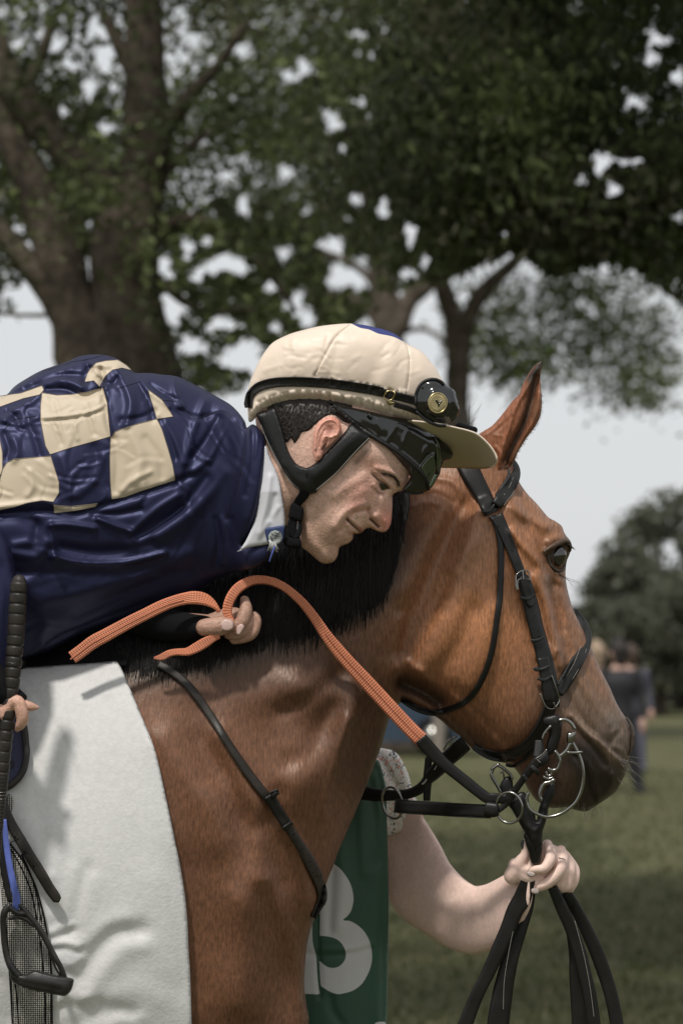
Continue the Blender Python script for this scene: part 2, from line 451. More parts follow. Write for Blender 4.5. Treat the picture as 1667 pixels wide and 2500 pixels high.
M['blue_cap'] = mat('blue_cap_satin', (.02, .03, .16), rough=.4)
M['seam'] = mat('seam_thread', (.20, .16, .12), rough=.8)
M['dseam'] = mat('dark_seam', (.008, .008, .02), rough=.8)
M['skin'] = mat('skin', vcol=True, rough=.5, spec=.4, sss=.10, noise=[(28, .07, 4), (150, .12, 4), (330, .16, 2)], bump=[(300, .8, .001), (120, .4, .001)])
M['pale_skin'] = mat('pale_skin', (.78, .57, .49), rough=.5, spec=.35, sss=.12, noise=[(14, .10, 3), (160, .08, 3)], bump=[(260, .25, .0006), (40, .15, .002)])
M['hand_skin'] = mat('hand_skin', (.40, .255, .19), rough=.5, spec=.35, sss=.1, noise=[(30, .16, 3), (160, .1, 3)], bump=[(220, .4, .0008), (60, .3, .0015)])
M['nail'] = mat('nail', (.60, .42, .37), rough=.25, spec=.5)
M['darknail'] = mat('painted_nail', (.05, .05, .055), rough=.2, spec=.6)
M['hair'] = mat('short_hair', (.022, .016, .013), rough=.5, noise=[(60, .4, 3)])
M['eye'] = mat('eyeball', (.008, .006, .005), rough=.05, spec=.8, coat=.8)
M['blackfab'] = mat('black_fabric', (.006, .006, .007), rough=.95, spec=.2, bump=[(160, .4, .0008)])
M['elastic'] = mat('black_elastic', (.015, .014, .013), rough=.75, bump=[(28, .5, .0008, 'UV', (.2, 6, 1), 'wave')])
M['gloss'] = mat('gloss_black', (.006, .006, .006), rough=.12, spec=.6, coat=.4, bump=[(30, .05, .003)])
M['greenlens'] = mat('green_tinted_lens', (.03, .045, .02), rough=.08, spec=.7, coat=.7)
M['peak'] = mat('khaki_peak', (.48, .42, .29), rough=.65, bump=[(300, .3, .0005)], noise=[(12, .08, 2)])
M['white'] = mat('white_shirt', (.62, .62, .66), rough=.7, bump=[(18, .3, .003), (300, .2, .0005)])
def badge_extra(m, N, Lk, tc, c, b, vec): return c
M['badge'] = mat('badge_blue', (.03, .05, .14), rough=.6)
M['badge2'] = mat('badge_grey', (.35, .37, .36), rough=.6)
M['felt'] = mat('white_felt', (.66, .655, .645), rough=.9, spec=.2, sheen=.2, noise=[(120, .05, 3), (12, .03, 3)], bump=[(220, .5, .001), (70, .3, .0015)])
def rubber_extra(m, N, Lk, tc, c, b, vec):
    # dotted rubber: fine ribs across the strap and a dark central groove
    sx = N.new('ShaderNodeSeparateXYZ'); Lk.new(vec('UV', (1, 1, 1)), sx.inputs[0])
    w1 = N.new('ShaderNodeMath'); w1.operation = 'MULTIPLY'; w1.inputs[1].default_value = 2 * math.pi * 100 / 6.5; Lk.new(sx.outputs[0], w1.inputs[0])
    s1 = N.new('ShaderNodeMath'); s1.operation = 'SINE'; Lk.new(w1.outputs[0], s1.inputs[0])
    w2 = N.new('ShaderNodeMath'); w2.operation = 'MULTIPLY'; w2.inputs[1].default_value = 2 * math.pi * 7; Lk.new(sx.outputs[1], w2.inputs[0])
    s2 = N.new('ShaderNodeMath'); s2.operation = 'COSINE'; Lk.new(w2.outputs[0], s2.inputs[0])
    ad = N.new('ShaderNodeMath'); ad.operation = 'MULTIPLY_ADD'; Lk.new(s1.outputs[0], ad.inputs[0]); ad.inputs[1].default_value = .8; Lk.new(s2.outputs[0], ad.inputs[2])
    mr = N.new('ShaderNodeMapRange'); mr.inputs['From Min'].default_value = -1.5; mr.inputs['From Max'].default_value = 1.2; mr.inputs['To Min'].default_value = .70; mr.inputs['To Max'].default_value = 1.08
    Lk.new(ad.outputs[0], mr.inputs['Value'])
    mx = N.new('ShaderNodeVectorMath'); mx.operation = 'SCALE'; Lk.new(c, mx.inputs[0]); Lk.new(mr.outputs[0], mx.inputs['Scale'])
    bn = N.new('ShaderNodeBump'); bn.inputs['Strength'].default_value = .5; bn.inputs['Distance'].default_value = .001; Lk.new(ad.outputs[0], bn.inputs['Height']); Lk.new(bn.outputs[0], b.inputs['Normal'])
    return mx.outputs[0]
M['rubber'] = mat('orange_rubber', (.68, .235, .125), rough=.5, spec=.4, noise=[(20, .12, 3)], extra=rubber_extra)
M['stitch'] = mat('orange_stitch', (.30, .09, .05), rough=.7)
M['thread'] = mat('pale_thread', (.30, .29, .26), rough=.7)
M['blue'] = mat('blue_webbing', (.09, .13, .42), rough=.6, bump=[(150, .4, .001)], noise=[(40, .2, 3)])
M['saddleblue'] = mat('saddle_navy', (.025, .028, .065), rough=.7, bump=[(200, .4, .001)], noise=[(60, .2, 3)])
def web_extra(m, N, Lk, tc, c, b, vec):
    v = N.new('ShaderNodeTexVoronoi'); v.inputs['Scale'].default_value = 1; v.inputs['Randomness'].default_value = .12
    Lk.new(vec('UV', (19, 21, 1)), v.inputs['Vector'])
    mr = N.new('ShaderNodeMapRange'); mr.inputs['From Min'].default_value = .30; mr.inputs['From Max'].default_value = .42; mr.inputs['To Min'].default_value = 1; mr.inputs['To Max'].default_value = 0
    Lk.new(v.outputs['Distance'], mr.inputs['Value'])
    mx = N.new('ShaderNodeMix'); mx.data_type = 'RGBA'; Lk.new(mr.outputs[0], mx.inputs['Factor']); Lk.new(c, mx.inputs['A']); mx.inputs['B'].default_value = (.55, .53, .48, 1)
    return mx.outputs['Result']
M['web'] = mat('girth_webbing', (.018, .016, .014), rough=.8, extra=web_extra)
M['green'] = mat('green_bib', (.026, .080, .048), rough=.6, sheen=.2, bump=[(5, .35, .012, 'Object', (3, 3, .6)), (300, .2, .0005)], noise=[(8, .15, 2)])
M['bibwhite'] = mat('bib_white', (.60, .60, .59), rough=.7, bump=[(5, .3, .012, 'Object', (3, 3, .6))])
def floral(m, N, Lk, tc, c, b, vec):
    def layer(c, scale, thr, col, off):
        v = N.new('ShaderNodeTexNoise'); v.inputs['Scale'].default_value = scale; v.inputs['Detail'].default_value = 2; v.inputs['Distortion'].default_value = 1.5
        mp = N.new('ShaderNodeMapping'); mp.inputs['Location'].default_value = off; Lk.new(tc.outputs['UV'], mp.inputs['Vector']); Lk.new(mp.outputs[0], v.inputs['Vector'])
        mr = N.new('ShaderNodeMapRange'); mr.inputs['From Min'].default_value = thr; mr.inputs['From Max'].default_value = thr + .03; Lk.new(v.outputs['Fac'], mr.inputs['Value'])
        mx = N.new('ShaderNodeMix'); mx.data_type = 'RGBA'; Lk.new(mr.outputs[0], mx.inputs['Factor']); Lk.new(c, mx.inputs['A']); mx.inputs['B'].default_value = (*col, 1); return mx.outputs['Result']
    c = layer(c, 8, .60, (.70, .34, .27), (3, 0, 0)); c = layer(c, 10, .605, (.03, .04, .07), (0, 5, 0)); return c
M['floral'] = mat('floral_cotton', (.78, .76, .72), rough=.8, extra=floral, bump=[(12, .3, .004)])
M['bark'] = mat('bark', (.085, .070, .055), rough=.95, spec=.1, noise=[(3, .4, 5), (14, .4, 4)], bump=[(9, .8, .04, 'Object', (1, 1, .35)), (30, .6, .01)])
def leaf_mat(name, col):
    m = mat(name, col, vcol=True, rough=.55, spec=.3)
    t = m.node_tree; b = t.nodes['Principled BSDF']; a = t.nodes['Color Attribute'] if 'Color Attribute' in t.nodes else [n for n in t.nodes if n.type == 'VERTEX_COLOR'][0]
    tr = t.nodes.new('ShaderNodeBsdfTranslucent'); mx = t.nodes.new('ShaderNodeMixShader'); mx.inputs[0].default_value = .4
    t.links.new(a.outputs[0], tr.inputs['Color']); t.links.new(b.outputs[0], mx.inputs[1]); t.links.new(tr.outputs[0], mx.inputs[2]); t.links.new(mx.outputs[0], t.nodes['Material Output'].inputs['Surface'])
    return m
M['leaf'] = leaf_mat('leaves', (.05, .07, .02))
def grass_extra(m, N, Lk, tc, c, b, vec):
    def band(c, sc, st, lo, hi, col, a):
        v = N.new('ShaderNodeTexNoise'); v.inputs['Scale'].default_value = sc; v.inputs['Detail'].default_value = 6; v.inputs['Roughness'].default_value = .65; Lk.new(vec('Object', st), v.inputs['Vector'])
        mr = N.new('ShaderNodeMapRange'); mr.inputs['From Min'].default_value = lo; mr.inputs['From Max'].default_value = hi; mr.inputs['To Max'].default_value = a; Lk.new(v.outputs['Fac'], mr.inputs['Value'])
        mx = N.new('ShaderNodeMix'); mx.data_type = 'RGBA'; Lk.new(mr.outputs[0], mx.inputs['Factor']); Lk.new(c, mx.inputs['A']); mx.inputs['B'].default_value = (*col, 1); return mx.outputs['Result']
    c = band(c, .9, (1, .35, 1), .45, .7, (.125, .115, .062), .9)
    c = band(c, 5, (1, .3, 1), .55, .72, (.19, .17, .11), .7)
    c = band(c, 2.2, (1, .5, 1), .5, .75, (.055, .065, .030), .8)
    return c
M['grass'] = mat('grass', (.098, .100, .050), rough=.95, spec=.1, extra=grass_extra, bump=[(30, .8, .03), (4, .5, .08)])
# ------------------------------------------------------------------ ground
def grounds():
    g = Geo(); xs = np.concatenate([-np.geomspace(1500, 20, 14), np.linspace(-15, 15, 31), np.geomspace(20, 1500, 14)]); ys = np.concatenate([[-60, -20, -5], np.linspace(0, 60, 61), np.geomspace(65, 2500, 20)])
    X, Y = np.meshgrid(xs, ys); Zg = .03 * np.sin(X * .35 + 1) * np.cos(Y * .22); V = np.stack([X.ravel(), Y.ravel(), Zg.ravel()], 1)
    nx = len(xs); Fc = [(j * nx + i, j * nx + i + 1, (j + 1) * nx + i + 1, (j + 1) * nx + i) for j in range(len(ys) - 1) for i in range(nx - 1)]
    g.add(V, Fc, world=True); tag(g.build('ground', M['grass']), kind='structure')
    # short blades / tufts so that the lawn is not a flat sheet
    g = Geo(); n = 60000
    y = 11 + 30 * RNG.random(n) ** 1.4; x = (RNG.random(n) - .5) * (2.6 + y * .32) ; a = RNG.random(n) * 6.28; hgt = RNG.uniform(.02, .065, n)
    b = np.stack([x, y, .03 * np.sin(x * .35 + 1) * np.cos(y * .22) - .005], 1); wd = RNG.uniform(.006, .014, n)
    s = np.stack([np.cos(a), np.sin(a), 0 * a], 1) * wd[:, None]; ln = np.stack([RNG.normal(0, .5, n), RNG.normal(0, .5, n), np.ones(n)], 1) * hgt[:, None]
    V = np.stack([b - s, b + s, b + ln], 1).reshape(-1, 3); Fc = np.arange(3 * n).reshape(-1, 3)
    tone = np.array([(.095, .105, .042), (.125, .12, .06), (.19, .17, .10), (.06, .075, .03)])[RNG.choice(4, n, p=[.45, .25, .12, .18])]
    g.add(V, Fc.tolist(), c=np.repeat(tone, 3, 0), world=True); tag(g.build('grass', M['leaf'], smooth=False), label='short mown grass of the field', kind='stuff')
grounds()
# ------------------------------------------------------------------ horse
HO = z('V 1215,1078 1180,1080 1120,1092 1050,1112 980,1130 900,1170 800,1230 700,1280 600,1330 500,1385 400,1450 300,1520 200,1560 100,1592 0,1605 -200,1630 -600,1640 -1000,1600 -1300,1640 -1480,1800 -1560,2050 -1540,2350 -1400,2560 -1150,2650 -700,2740 -300,2790 0,2810 300,2800 500,2780 640,2730 720,2620 753,2499 748,2451 743,2407 745,2356 751,2298 765,2250 786,2205 796,2158 815,2110 831,2066 859,2002 894,1919 929,1826 950,1755 968,1722 990,1716 1020,1730 1068,1753 1100,1781 1125,1800 1148,1824 1164,1838 1196,1854 1243,1867 1266,1889 1291,1930 1310,1955 1342,1972 1380,1971 1410,1979 1431,1981 1451,1969 1477,1952 1502,1932 1520,1901 1530,1876 1535,1848 1541,1822 1542,1800 1537,1776 1530,1758 1507,1722 1487,1677 1461,1625 1441,1580 1425,1545 1410,1513 1399,1490 1391,1465 1384,1437 1380,1412 1380,1390 1383,1369 1388,1357 1393,1342 1394,1327 1389,1317 1382,1309 1376,1299 1370,1284 1354,1272 1337,1262 1310,1230 1288,1207 1267,1177 1252,1140 1240,1108')
def kh(P):
    x, y = P[:, 0], P[:, 1]
    t = 1 / (1 + np.exp(-((x * .75 - y * .66) + 700) / 70.))     # 1 = head / upper neck, 0 = body
    k = .52 * (1 - t) + .44 * t
    mz = np.exp(-((x - 1430) ** 2 + (y - 1860) ** 2) / 220. ** 2)   # the muzzle is nearly round
    return k + .30 * mz
ops = [
 ('p', 'C 545,720 500,800 465,900 420,1020 360,1170 290,1330 215,1480 190,1580 260,1600 330,1625 400,1680 470,1745 550,1830 610,1900 680,1935 760,1900 840,1800 930,1600 930,1400 860,1100 800,900 700,700', 62, 34),
 ('r', 'C 520,760 455,930 400,1060', 14, 8), ('b', (1147, 1330), 22, 70, 20, 16), ('b', (1130, 1530), 130, 170, 15, 12),
 ('r', 'C 440,760 380,900 300,1080 220,1260 150,1450', 30, -13), ('r', 'C 330,800 250,950 180,1150', 34, 7),
 ('r', 'C 500,1250 430,1420 330,1560', 26, -7), ('r', 'C 600,1250 560,1450 480,1600', 30, 6),
 # jaw bars and throat
 ('r', 'C 330,1640 420,1690 480,1760 560,1850 640,1925', 12, 9), ('r', 'C 350,1740 450,1830 520,1910', 14, -12), ('r', 'C 170,1600 260,1640 340,1690', 20, -30),
 # face: orbit, fossa, crest, nasal, veins
 ('r', 'C 690,880 720,930 775,985 830,1050 860,1120', 11, 9), ('r', 'C 860,930 900,905 940,908 962,940', 9, 9), ('r', 'L 300,1150 450,1060 620,960 800,860 960,800', 5, 7),
 ('b', (1283, 1283), 26, 20, 30, -10), ('r', 'C 690,760 740,800 800,830 850,850', 12, 7), ('b', (1322, 1293), 30, 20, 30, 6),
 ('b', (1361, 1357), 22, 28, 0, 4), ('r', 'L 230,1300 380,1500 540,1650 700,1730 860,1740', 3.2, 4), ('r', 'L 440,1180 430,1300 520,1480 640,1620 780,1680', 4, -6),
 ('r', 'L 300,1500 420,1800 620,2050 850,2200', 7, -5), ('r', 'C 800,1090 840,1200 870,1330 900,1450 925,1520', 10, 9), ('r', 'C 870,1130 900,1250 915,1350', 11, -7),
 ('r', 'C 905,1120 935,1260 960,1380 985,1480', 9, 4), ('r', 'C 790,1180 830,1280 860,1400', 12, -5),
 ('r', 'C 880,1480 905,1440 940,1475', 3.5, 4), ('r', 'C 905,1180 912,1300 935,1420 940,1490 915,1540', 2.8, 2.6), ('r', 'C 930,1420 965,1400 985,1430', 2.4, 2.2),
 ('r', 'C 600,760 640,850 700,960', 14, -6), ('r', 'C 960,1500 1010,1580 1080,1700 1150,1790', 12, 5), ('r', 'C 930,1640 990,1750 1060,1830', 14, -5),
 # muzzle
 ('r', 'G 930,300 1030,420 1130,500 1230,600 1310,680', 5, 8), ('r', 'G 900,350 1000,470 1100,560 1180,680', 6, -5), ('b', (1480, 1790), 26, 40, -25, 8), ('r', 'G 1280,360 1300,420 1240,480 1200,560', 4, -4),
 ('r', 'G 1300,330 1270,400 1210,440', 3, 3), ('r', 'G 1330,600 1290,560 1230,540', 5, 4), ('r', 'G 1180,530 1190,600 1210,680 1220,770', 4, 4),
 ('r', 'G 950,600 1020,690 1060,770 1075,860 1100,950 1110,1010', 5, -9), ('r', 'G 1000,640 1060,720 1090,820 1120,920', 6, 5), ('b', (1500, 1880), 30, 36, 0, 5),
 ('b', (1372, 1915), 36, 50, 0, 9), ('r', 'G 780,820 790,900 800,980', 6, -5), ('r', 'G 1240,760 1200,880 1130,970', 7, 5),
 # neck and shoulder
 ('b', (735, 1680), 70, 50, 20, 16), ('b', (845, 1765), 34, 100, 18, 17), ('b', (740, 1900), 75, 100, 25, 20), ('r', 'D 1010,750 940,860 880,960 800,1000', 20, -10),
 ('r', 'D 1060,560 960,640 880,700 760,760', 22, -6), ('r', 'D 480,620 420,700 350,760', 26, -5), ('b', (640, 1700), 60, 50, 0, 6),
 ('r', 'D 470,880 540,1000 590,1120 640,1260 650,1400 660,1560', 20, 15), ('r', 'D 370,900 450,1060 520,1200 560,1380 570,1560', 26, -9), ('r', 'D 700,1300 740,1420 760,1560', 26, -8),
 ('r', 'D 200,900 300,1050 380,1200 440,1380', 30, 9), ('r', 'W 430,2000 440,2100 450,2250', 40, -6), ('r', 'W 620,2020 650,2100 680,2200 690,2300', 12, 7), ('r', 'W 590,2040 610,2130 645,2230', 20, -4),
 ('b', (600, 2180), 60, 90, 10, 10), ('r', 'W 560,1880 585,1980', 26, -6), ('r', 'W 500,1830 540,1950 560,2100 560,2300', 30, 12), ('b', (700, 2420), 40, 90, 0, -8), ('b', (560, 2420), 70, 110, 0, 8),
 ('r', 'W 650,1900 690,1960 700,2040 720,2100', 14, 8), ('r', 'W 640,1820 600,1900', 16, -6), ('r', 'W 800,1650 770,1760 740,1870', 14, 6),
 # skin wrinkles at the throat
 ('r', 'C 210,760 300,740 400,790', 6, 3), ('r', 'C 300,620 400,640 440,700 420,760', 7, 3.5), ('r', 'C 250,700 330,700 400,740', 5, -3),
 ('r', 'C 180,1490 260,1560 300,1600', 9, 6), ('r', 'C 150,1300 130,1450 140,1560', 12, 6),
]
def _amp(o):
    if o[0] == 'b': return o[:5] + (o[5] * (2.1 if o[1][0] < 900 else 1.5),)
    if o[0] == 'r':
        x0, y0 = z(o[1])[0][:2]
        if x0 < 820 and y0 > 1500: return (o[0], o[1], o[2] * 1.4, o[3] * 1.3)      # shoulder muscles: broad and soft
        return o[:3] + (o[3] * (1.9 if o[2] < 13 else 1.7),)
    return o
ops = [_amp(o) for o in ops]
HS = Shape(HO, 6, kh, 0, ops=ops, fine=(-30, 1040, 1580, 2540), coarse=34, edge=26, sm=1)
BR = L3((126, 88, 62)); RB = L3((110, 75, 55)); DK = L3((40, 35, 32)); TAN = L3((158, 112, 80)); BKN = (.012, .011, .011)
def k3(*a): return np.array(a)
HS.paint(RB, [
 (('r', 'D 450,500 800,560 1200,700 1150,1000', 130, 0), L3((76, 53, 41)), .85), (('r', 'C 100,900 80,1200 60,1500', 60, 0), L3((84, 58, 45)), .7), (('r', 'W 430,2000 520,2150 600,2352', 140, 0), L3((98, 66, 48)), .6),  # neck darkened: shade from jockey and head worked into the coat colour
 (('b', (1200, 1450), 190, 260, 20, 0), L3((160, 108, 72)), .95), (('b', (1010, 1200), 120, 70, 20, 0), L3((158, 110, 82)), .6), (('r', 'C 500,900 450,1030', 50, 0), L3((148, 110, 86)), .7), (('b', (1340, 1230), 90, 50, 40, 0), L3((130, 98, 78)), .6),  # includes the highlight on the cheek's back edge, painted as a pale band
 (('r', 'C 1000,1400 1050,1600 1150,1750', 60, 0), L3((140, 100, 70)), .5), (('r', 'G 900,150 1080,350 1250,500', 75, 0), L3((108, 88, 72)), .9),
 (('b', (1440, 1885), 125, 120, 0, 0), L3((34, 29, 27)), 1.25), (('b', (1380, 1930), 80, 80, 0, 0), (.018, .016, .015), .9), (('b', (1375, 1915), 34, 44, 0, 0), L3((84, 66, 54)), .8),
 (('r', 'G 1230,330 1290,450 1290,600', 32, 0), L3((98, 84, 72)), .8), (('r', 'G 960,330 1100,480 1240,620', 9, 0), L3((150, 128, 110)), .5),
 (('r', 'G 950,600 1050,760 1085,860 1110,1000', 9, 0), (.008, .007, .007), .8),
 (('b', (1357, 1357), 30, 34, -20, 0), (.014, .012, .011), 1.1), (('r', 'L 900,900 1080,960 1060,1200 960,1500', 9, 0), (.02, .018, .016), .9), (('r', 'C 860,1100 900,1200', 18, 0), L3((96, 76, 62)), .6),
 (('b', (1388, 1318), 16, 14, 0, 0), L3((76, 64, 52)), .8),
 (('r', 'C 160,1610 260,1650 330,1690', 22, 0), (.03, .022, .018), .9), (('r', 'C 340,1760 430,1830 520,1900', 16, 0), (.05, .033, .024), .8),  # shadow in the throat hollow and under the jaw, painted into the coat
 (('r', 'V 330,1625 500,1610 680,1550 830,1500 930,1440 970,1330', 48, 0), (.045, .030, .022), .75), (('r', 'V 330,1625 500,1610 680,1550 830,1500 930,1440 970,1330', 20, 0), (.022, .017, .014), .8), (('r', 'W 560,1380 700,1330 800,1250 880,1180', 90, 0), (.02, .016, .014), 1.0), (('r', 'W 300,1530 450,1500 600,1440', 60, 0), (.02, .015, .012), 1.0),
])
hz = zfun(HS.bvh(), 40.)
horse = empty('horse', at(300, 3950, 4.5), 'bay racehorse with a black mane, head turned to the right', 'horse')
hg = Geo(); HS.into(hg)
# legs (outside the frame)
for (px_, pz, back) in ((600, 150, 0), (520, -150, 0), (-1330, 150, 1), (-1400, -150, 1)):
    if back: q = [(px_, 2350, pz, 190), (px_ + 60, 2750, pz, 120), (px_ - 60, 3150, pz, 66), (px_ - 20, 3400, pz, 46), (px_ + 10, 3800, pz, 50), (px_ + 60, 3990, pz, 44), (px_ + 90, 4060, pz, 70), (px_ + 100, 4120, pz, 84)]
    else: q = [(px_, 2640, pz * .8, 95), (px_ + 20, 2850, pz, 88), (px_ + 10, 3150, pz, 60), (px_ + 10, 3300, pz, 62), (px_, 3450, pz, 42), (px_, 3850, pz, 44), (px_ + 30, 3990, pz, 40), (px_ + 60, 4060, pz, 64), (px_ + 70, 4120, pz, 80)]
    tube(hg, q, step=30, seg=14, c=L3((70, 46, 34)))
# near ear: back shell with a deep folded opening facing right
EO = z('S 370,1090 450,1020 560,950 680,820 780,690 850,600 930,520 960,440 1020,310 1090,190 1170,100 1245,62 1248,140 1220,260 1225,400 1240,560 1238,700 1215,830 1150,960 1060,1080 980,1200 910,1320 870,1420 800,1520 720,1600 640,1640 560,1560 450,1480 380,1300')
ES = Shape(EO, 3.2, .42, 28, ops=[('r', 'S 1180,160 1100,330 1010,480 930,600 860,760 800,960 740,1150 690,1350 650,1560', 5, 9), ('r', 'S 1170,300 1130,480 1090,650 1040,830 960,1000 880,1150 800,1300 740,1440', 9, -17),
  ('r', 'S 1210,500 1190,700 1120,900 1000,1090 900,1280 820,1440', 4, 5), ('r', 'S 820,780 700,880 600,980 480,1080', 2.6, 2.2), ('r', 'S 840,820 740,920 620,1020', 2.5, -2.2), ('r', 'S 600,1080 700,1090', 3, 2), ('r', 'S 620,1240 670,1330 660,1450', 4, 5), ('r', 'S 720,1200 700,1400', 4, 4), ('b', (1100 + 530 / 5.6, 870 + 1600 / 5.6), 12, 10, 0, 9)], edge=5, sm=1)
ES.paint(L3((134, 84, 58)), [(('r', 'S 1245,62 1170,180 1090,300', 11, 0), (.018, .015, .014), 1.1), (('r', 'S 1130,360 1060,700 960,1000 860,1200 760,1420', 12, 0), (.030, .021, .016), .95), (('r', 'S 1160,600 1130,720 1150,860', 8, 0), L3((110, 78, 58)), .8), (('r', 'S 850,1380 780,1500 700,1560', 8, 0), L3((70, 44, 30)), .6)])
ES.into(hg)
# far ear, almost hidden behind the near one and the cap's peak
FE = Shape([(1195, 1105), (1160, 1095), (1120, 1070), (1095, 1045), (1130, 1052), (1185, 1068)], 6, .4, -110, edge=5); FE.paint(L3((110, 70, 50))); FE.into(hg)
# small tuft of skin at the ear base
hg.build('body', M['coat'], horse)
ez = zfun(ES.bvh(), 30.)
# eye
g = Geo(); ec = (1361.5, 1357)
zz0 = hz(*ec)
V = []; Fc = []; nu, nv = 24, 14
for i in range(nv + 1):
    for j in range(nu):
        th = math.pi * i / nv; ph = 2 * math.pi * j / nu
        x, y, q = 20 * math.sin(th) * math.cos(ph), 26 * math.sin(th) * math.sin(ph), 15 * math.cos(th)
        c_, s_ = math.cos(R(12)), math.sin(R(12)); V.append((ec[0] + x * c_ - y * s_, ec[1] + x * s_ + y * c_, zz0 - 6 + q))
for i in range(nv):
    for j in range(nu): Fc.append((i * nu + j, i * nu + (j + 1) % nu, (i + 1) * nu + (j + 1) % nu, (i + 1) * nu + j))
g.add(V, Fc); g.build('eye', M['eye'], horse)
g = Geo()    # lids: dark rims round the eyeball
def on(pts, off, zf=hz): return [(p[0], p[1], zf(p[0], p[1]) + (off if len(p) < 3 else p[2])) for p in pts]
def ontube(g, s, r, off, zf=hz, step=3, **kw):
    pts = z(s) if isinstance(s, str) else s
    q = cr([p[:2] for p in pts], step); rr = np.interp(np.linspace(0, 1, len(q)), np.linspace(0, 1, len(r)), r) if hasattr(r, '__len__') else np.full(len(q), r)
    tube(g, [(a[0], a[1], zf(a[0], a[1]) + off, b) for a, b in zip(q, rr)], step=None, **kw)
ontube(g, 'L 330,1130 450,1050 620,950 760,880 900,830 1000,860 1060,960 1060,1100', [3, 6, 7, 6, 4], 6, seg=8, c=L3((74, 58, 46)))
ontube(g, 'L 400,1230 470,1440 560,1600 700,1690 840,1660 920,1540', [3, 4.5, 5, 4, 3], 3.5, seg=8, c=L3((40, 32, 27)))
g.build('eyelid', M['coat'], horse)
g = Geo()
for k in range(16):
    t = k / 15; x0, y0 = 1380 + 10 * t, 1328 + 6 * t; L_ = RNG.uniform(9, 15)
    zz = hz(x0, y0) + 8; tube(g, [(x0, y0, zz, .8), (x0 + L_ * .6, y0 + 1 + 2 * t, zz + 5, .6), (x0 + L_, y0 + 5 + 4 * t, zz + 7, .3)], step=4, seg=4)
g.build('eyelashes', M['hair'], horse); g = Geo()
for a, b in ((1384, 1409), (1384, 1413), (1382, 1411)):
    q = [(a - 20, b - 10, hz(a - 20, b - 10) + 1, .5), (a + 2, b + 3, 20, .45), (a + 14 + RNG.uniform(0, 16), b + 8 + RNG.uniform(0, 12), 24, .3)]
    tube(g, q, step=4, seg=4)
g.build('eye_whiskers', M['hair'], horse)
WH = mat('whisker_hair', (.16, .14, .11), rough=.5)
g = Geo()
ontube(g, 'C 1232,1770 1250,1800 1262,1850 1258,1900 1244,1945', [3, 5, 5.5, 4.5, 3], -2, seg=8, c=L3((66, 58, 52)), zf=lambda x, y: 14)
g.build('nostril', M['coat'], horse)
g = Geo()
for k in range(46):
    if k == 16: g.build('whiskers', WH, horse); g = Geo()
    if k < 16: x0, y0 = 1512 + RNG.uniform(-8, 12), 1880 + RNG.uniform(-40, 30); dx, dy = RNG.uniform(18, 62), RNG.uniform(8, 55)
    else: x0, y0 = 1340 + RNG.uniform(0, 130), 1966 + RNG.uniform(-8, 6); dx, dy = RNG.uniform(-12, 14), RNG.uniform(14, 52)
    z0 = hz(x0, y0) if k % 2 else 20
    tube(g, [(x0, y0, z0, .7), (x0 + dx * .5, y0 + dy * .4, z0 + RNG.uniform(0, 12), .5), (x0 + dx, y0 + dy, z0 + RNG.uniform(-5, 15), .25)], step=8, seg=3)
g.build('whiskers', WH, horse)
# mane: sheet following the neck and many strands
MO = z('V 985,1180 1000,1230 985,1300 975,1340 945,1370 918,1415 870,1448 812,1474 745,1502 670,1522 575,1556 500,1584 402,1606 310,1606 200,1600 100,1590 150,1560 300,1500 420,1450 520,1385 620,1330 700,1290 800,1230 900,1160')
def mridge(P):
    u = (P[:, 0] * .93 + P[:, 1] * .36)
    return 5 * np.sin(u / 13.) + 4 * np.sin(u / 31. + 2) + 5
MS = Shape(MO, 7, zf=lambda x, y: hz(x, y) - 2, thick=5, edge=30, bm=lambda P: mridge(P) * np.clip(dist(P, cr(MO, 10, closed=True), True, far=70) / 60, 0, 1))
g = Geo(); MS.into(g)
YB = np.array([(100, 1630), (310, 1634), (402, 1640), (504, 1616), (585, 1590), (683, 1550), (760, 1534), (835, 1504), (897, 1472), (938, 1436), (960, 1375), (985, 1290), (1000, 1215)])
YC = np.array([(100, 1575), (300, 1520), (420, 1455), (520, 1392), (620, 1335), (700, 1295), (800, 1235), (900, 1175), (1000, 1140)])
for k in range(5200):
    x0 = RNG.uniform(230, 985) if k % 3 else RNG.uniform(700, 985); y0 = np.interp(x0, YC[:, 0], YC[:, 1]); x1 = x0 - RNG.uniform(-4, 34) * (1 if x0 > 900 else 1.3); y1 = np.interp(x1, YB[:, 0], YB[:, 1]) + RNG.normal(0, 15) + (RNG.uniform(0, 46) if k % 6 == 0 else 0)
    s0 = RNG.uniform(0, .6); a = np.array([x0, y0]); b = np.array([x1, y1]); a = a + (b - a) * s0; o = RNG.uniform(4, 24); wv = RNG.normal(0, 5); pts = []; lk = 4 * math.sin(x0 * .09)
    for t in np.linspace(0, 1, 9):
        p = a + (b - a) * t + np.array([math.sin(t * 3 + k) * wv * .5 + lk * t, 0]); pts.append((p[0], p[1], max(hz(p[0], p[1]) + o * (1 - t * .95) + .6, 40), 1.0 * (1 - t * .85) + .18))
    tube(g, pts, step=None, seg=3, caps=False)
for k in range(26):   # wisps standing up at the poll behind the goggles
    x0, y0 = 1130 + RNG.uniform(-20, 20), 1075; dx, dy = RNG.normal(0, 22), -RNG.uniform(40, 95)
    tube(g, [(x0, y0, 60, .7), (x0 + dx * .3, y0 + dy * .6, 62, .6), (x0 + dx, y0 + dy, 66, .3)], step=9, seg=3)
g.build('mane', M['mane'], horse)
g = Geo(); tube(g, [(-1490, 1700, 0, 50), (-1620, 1900, 0, 70), (-1650, 2400, 0, 80), (-1620, 3000, 0, 60), (-1600, 3300, 0, 10)], step=40); g.build('tail', M['mane'], horse)
g = Geo()    # fuzzy hairs along the ear's edge
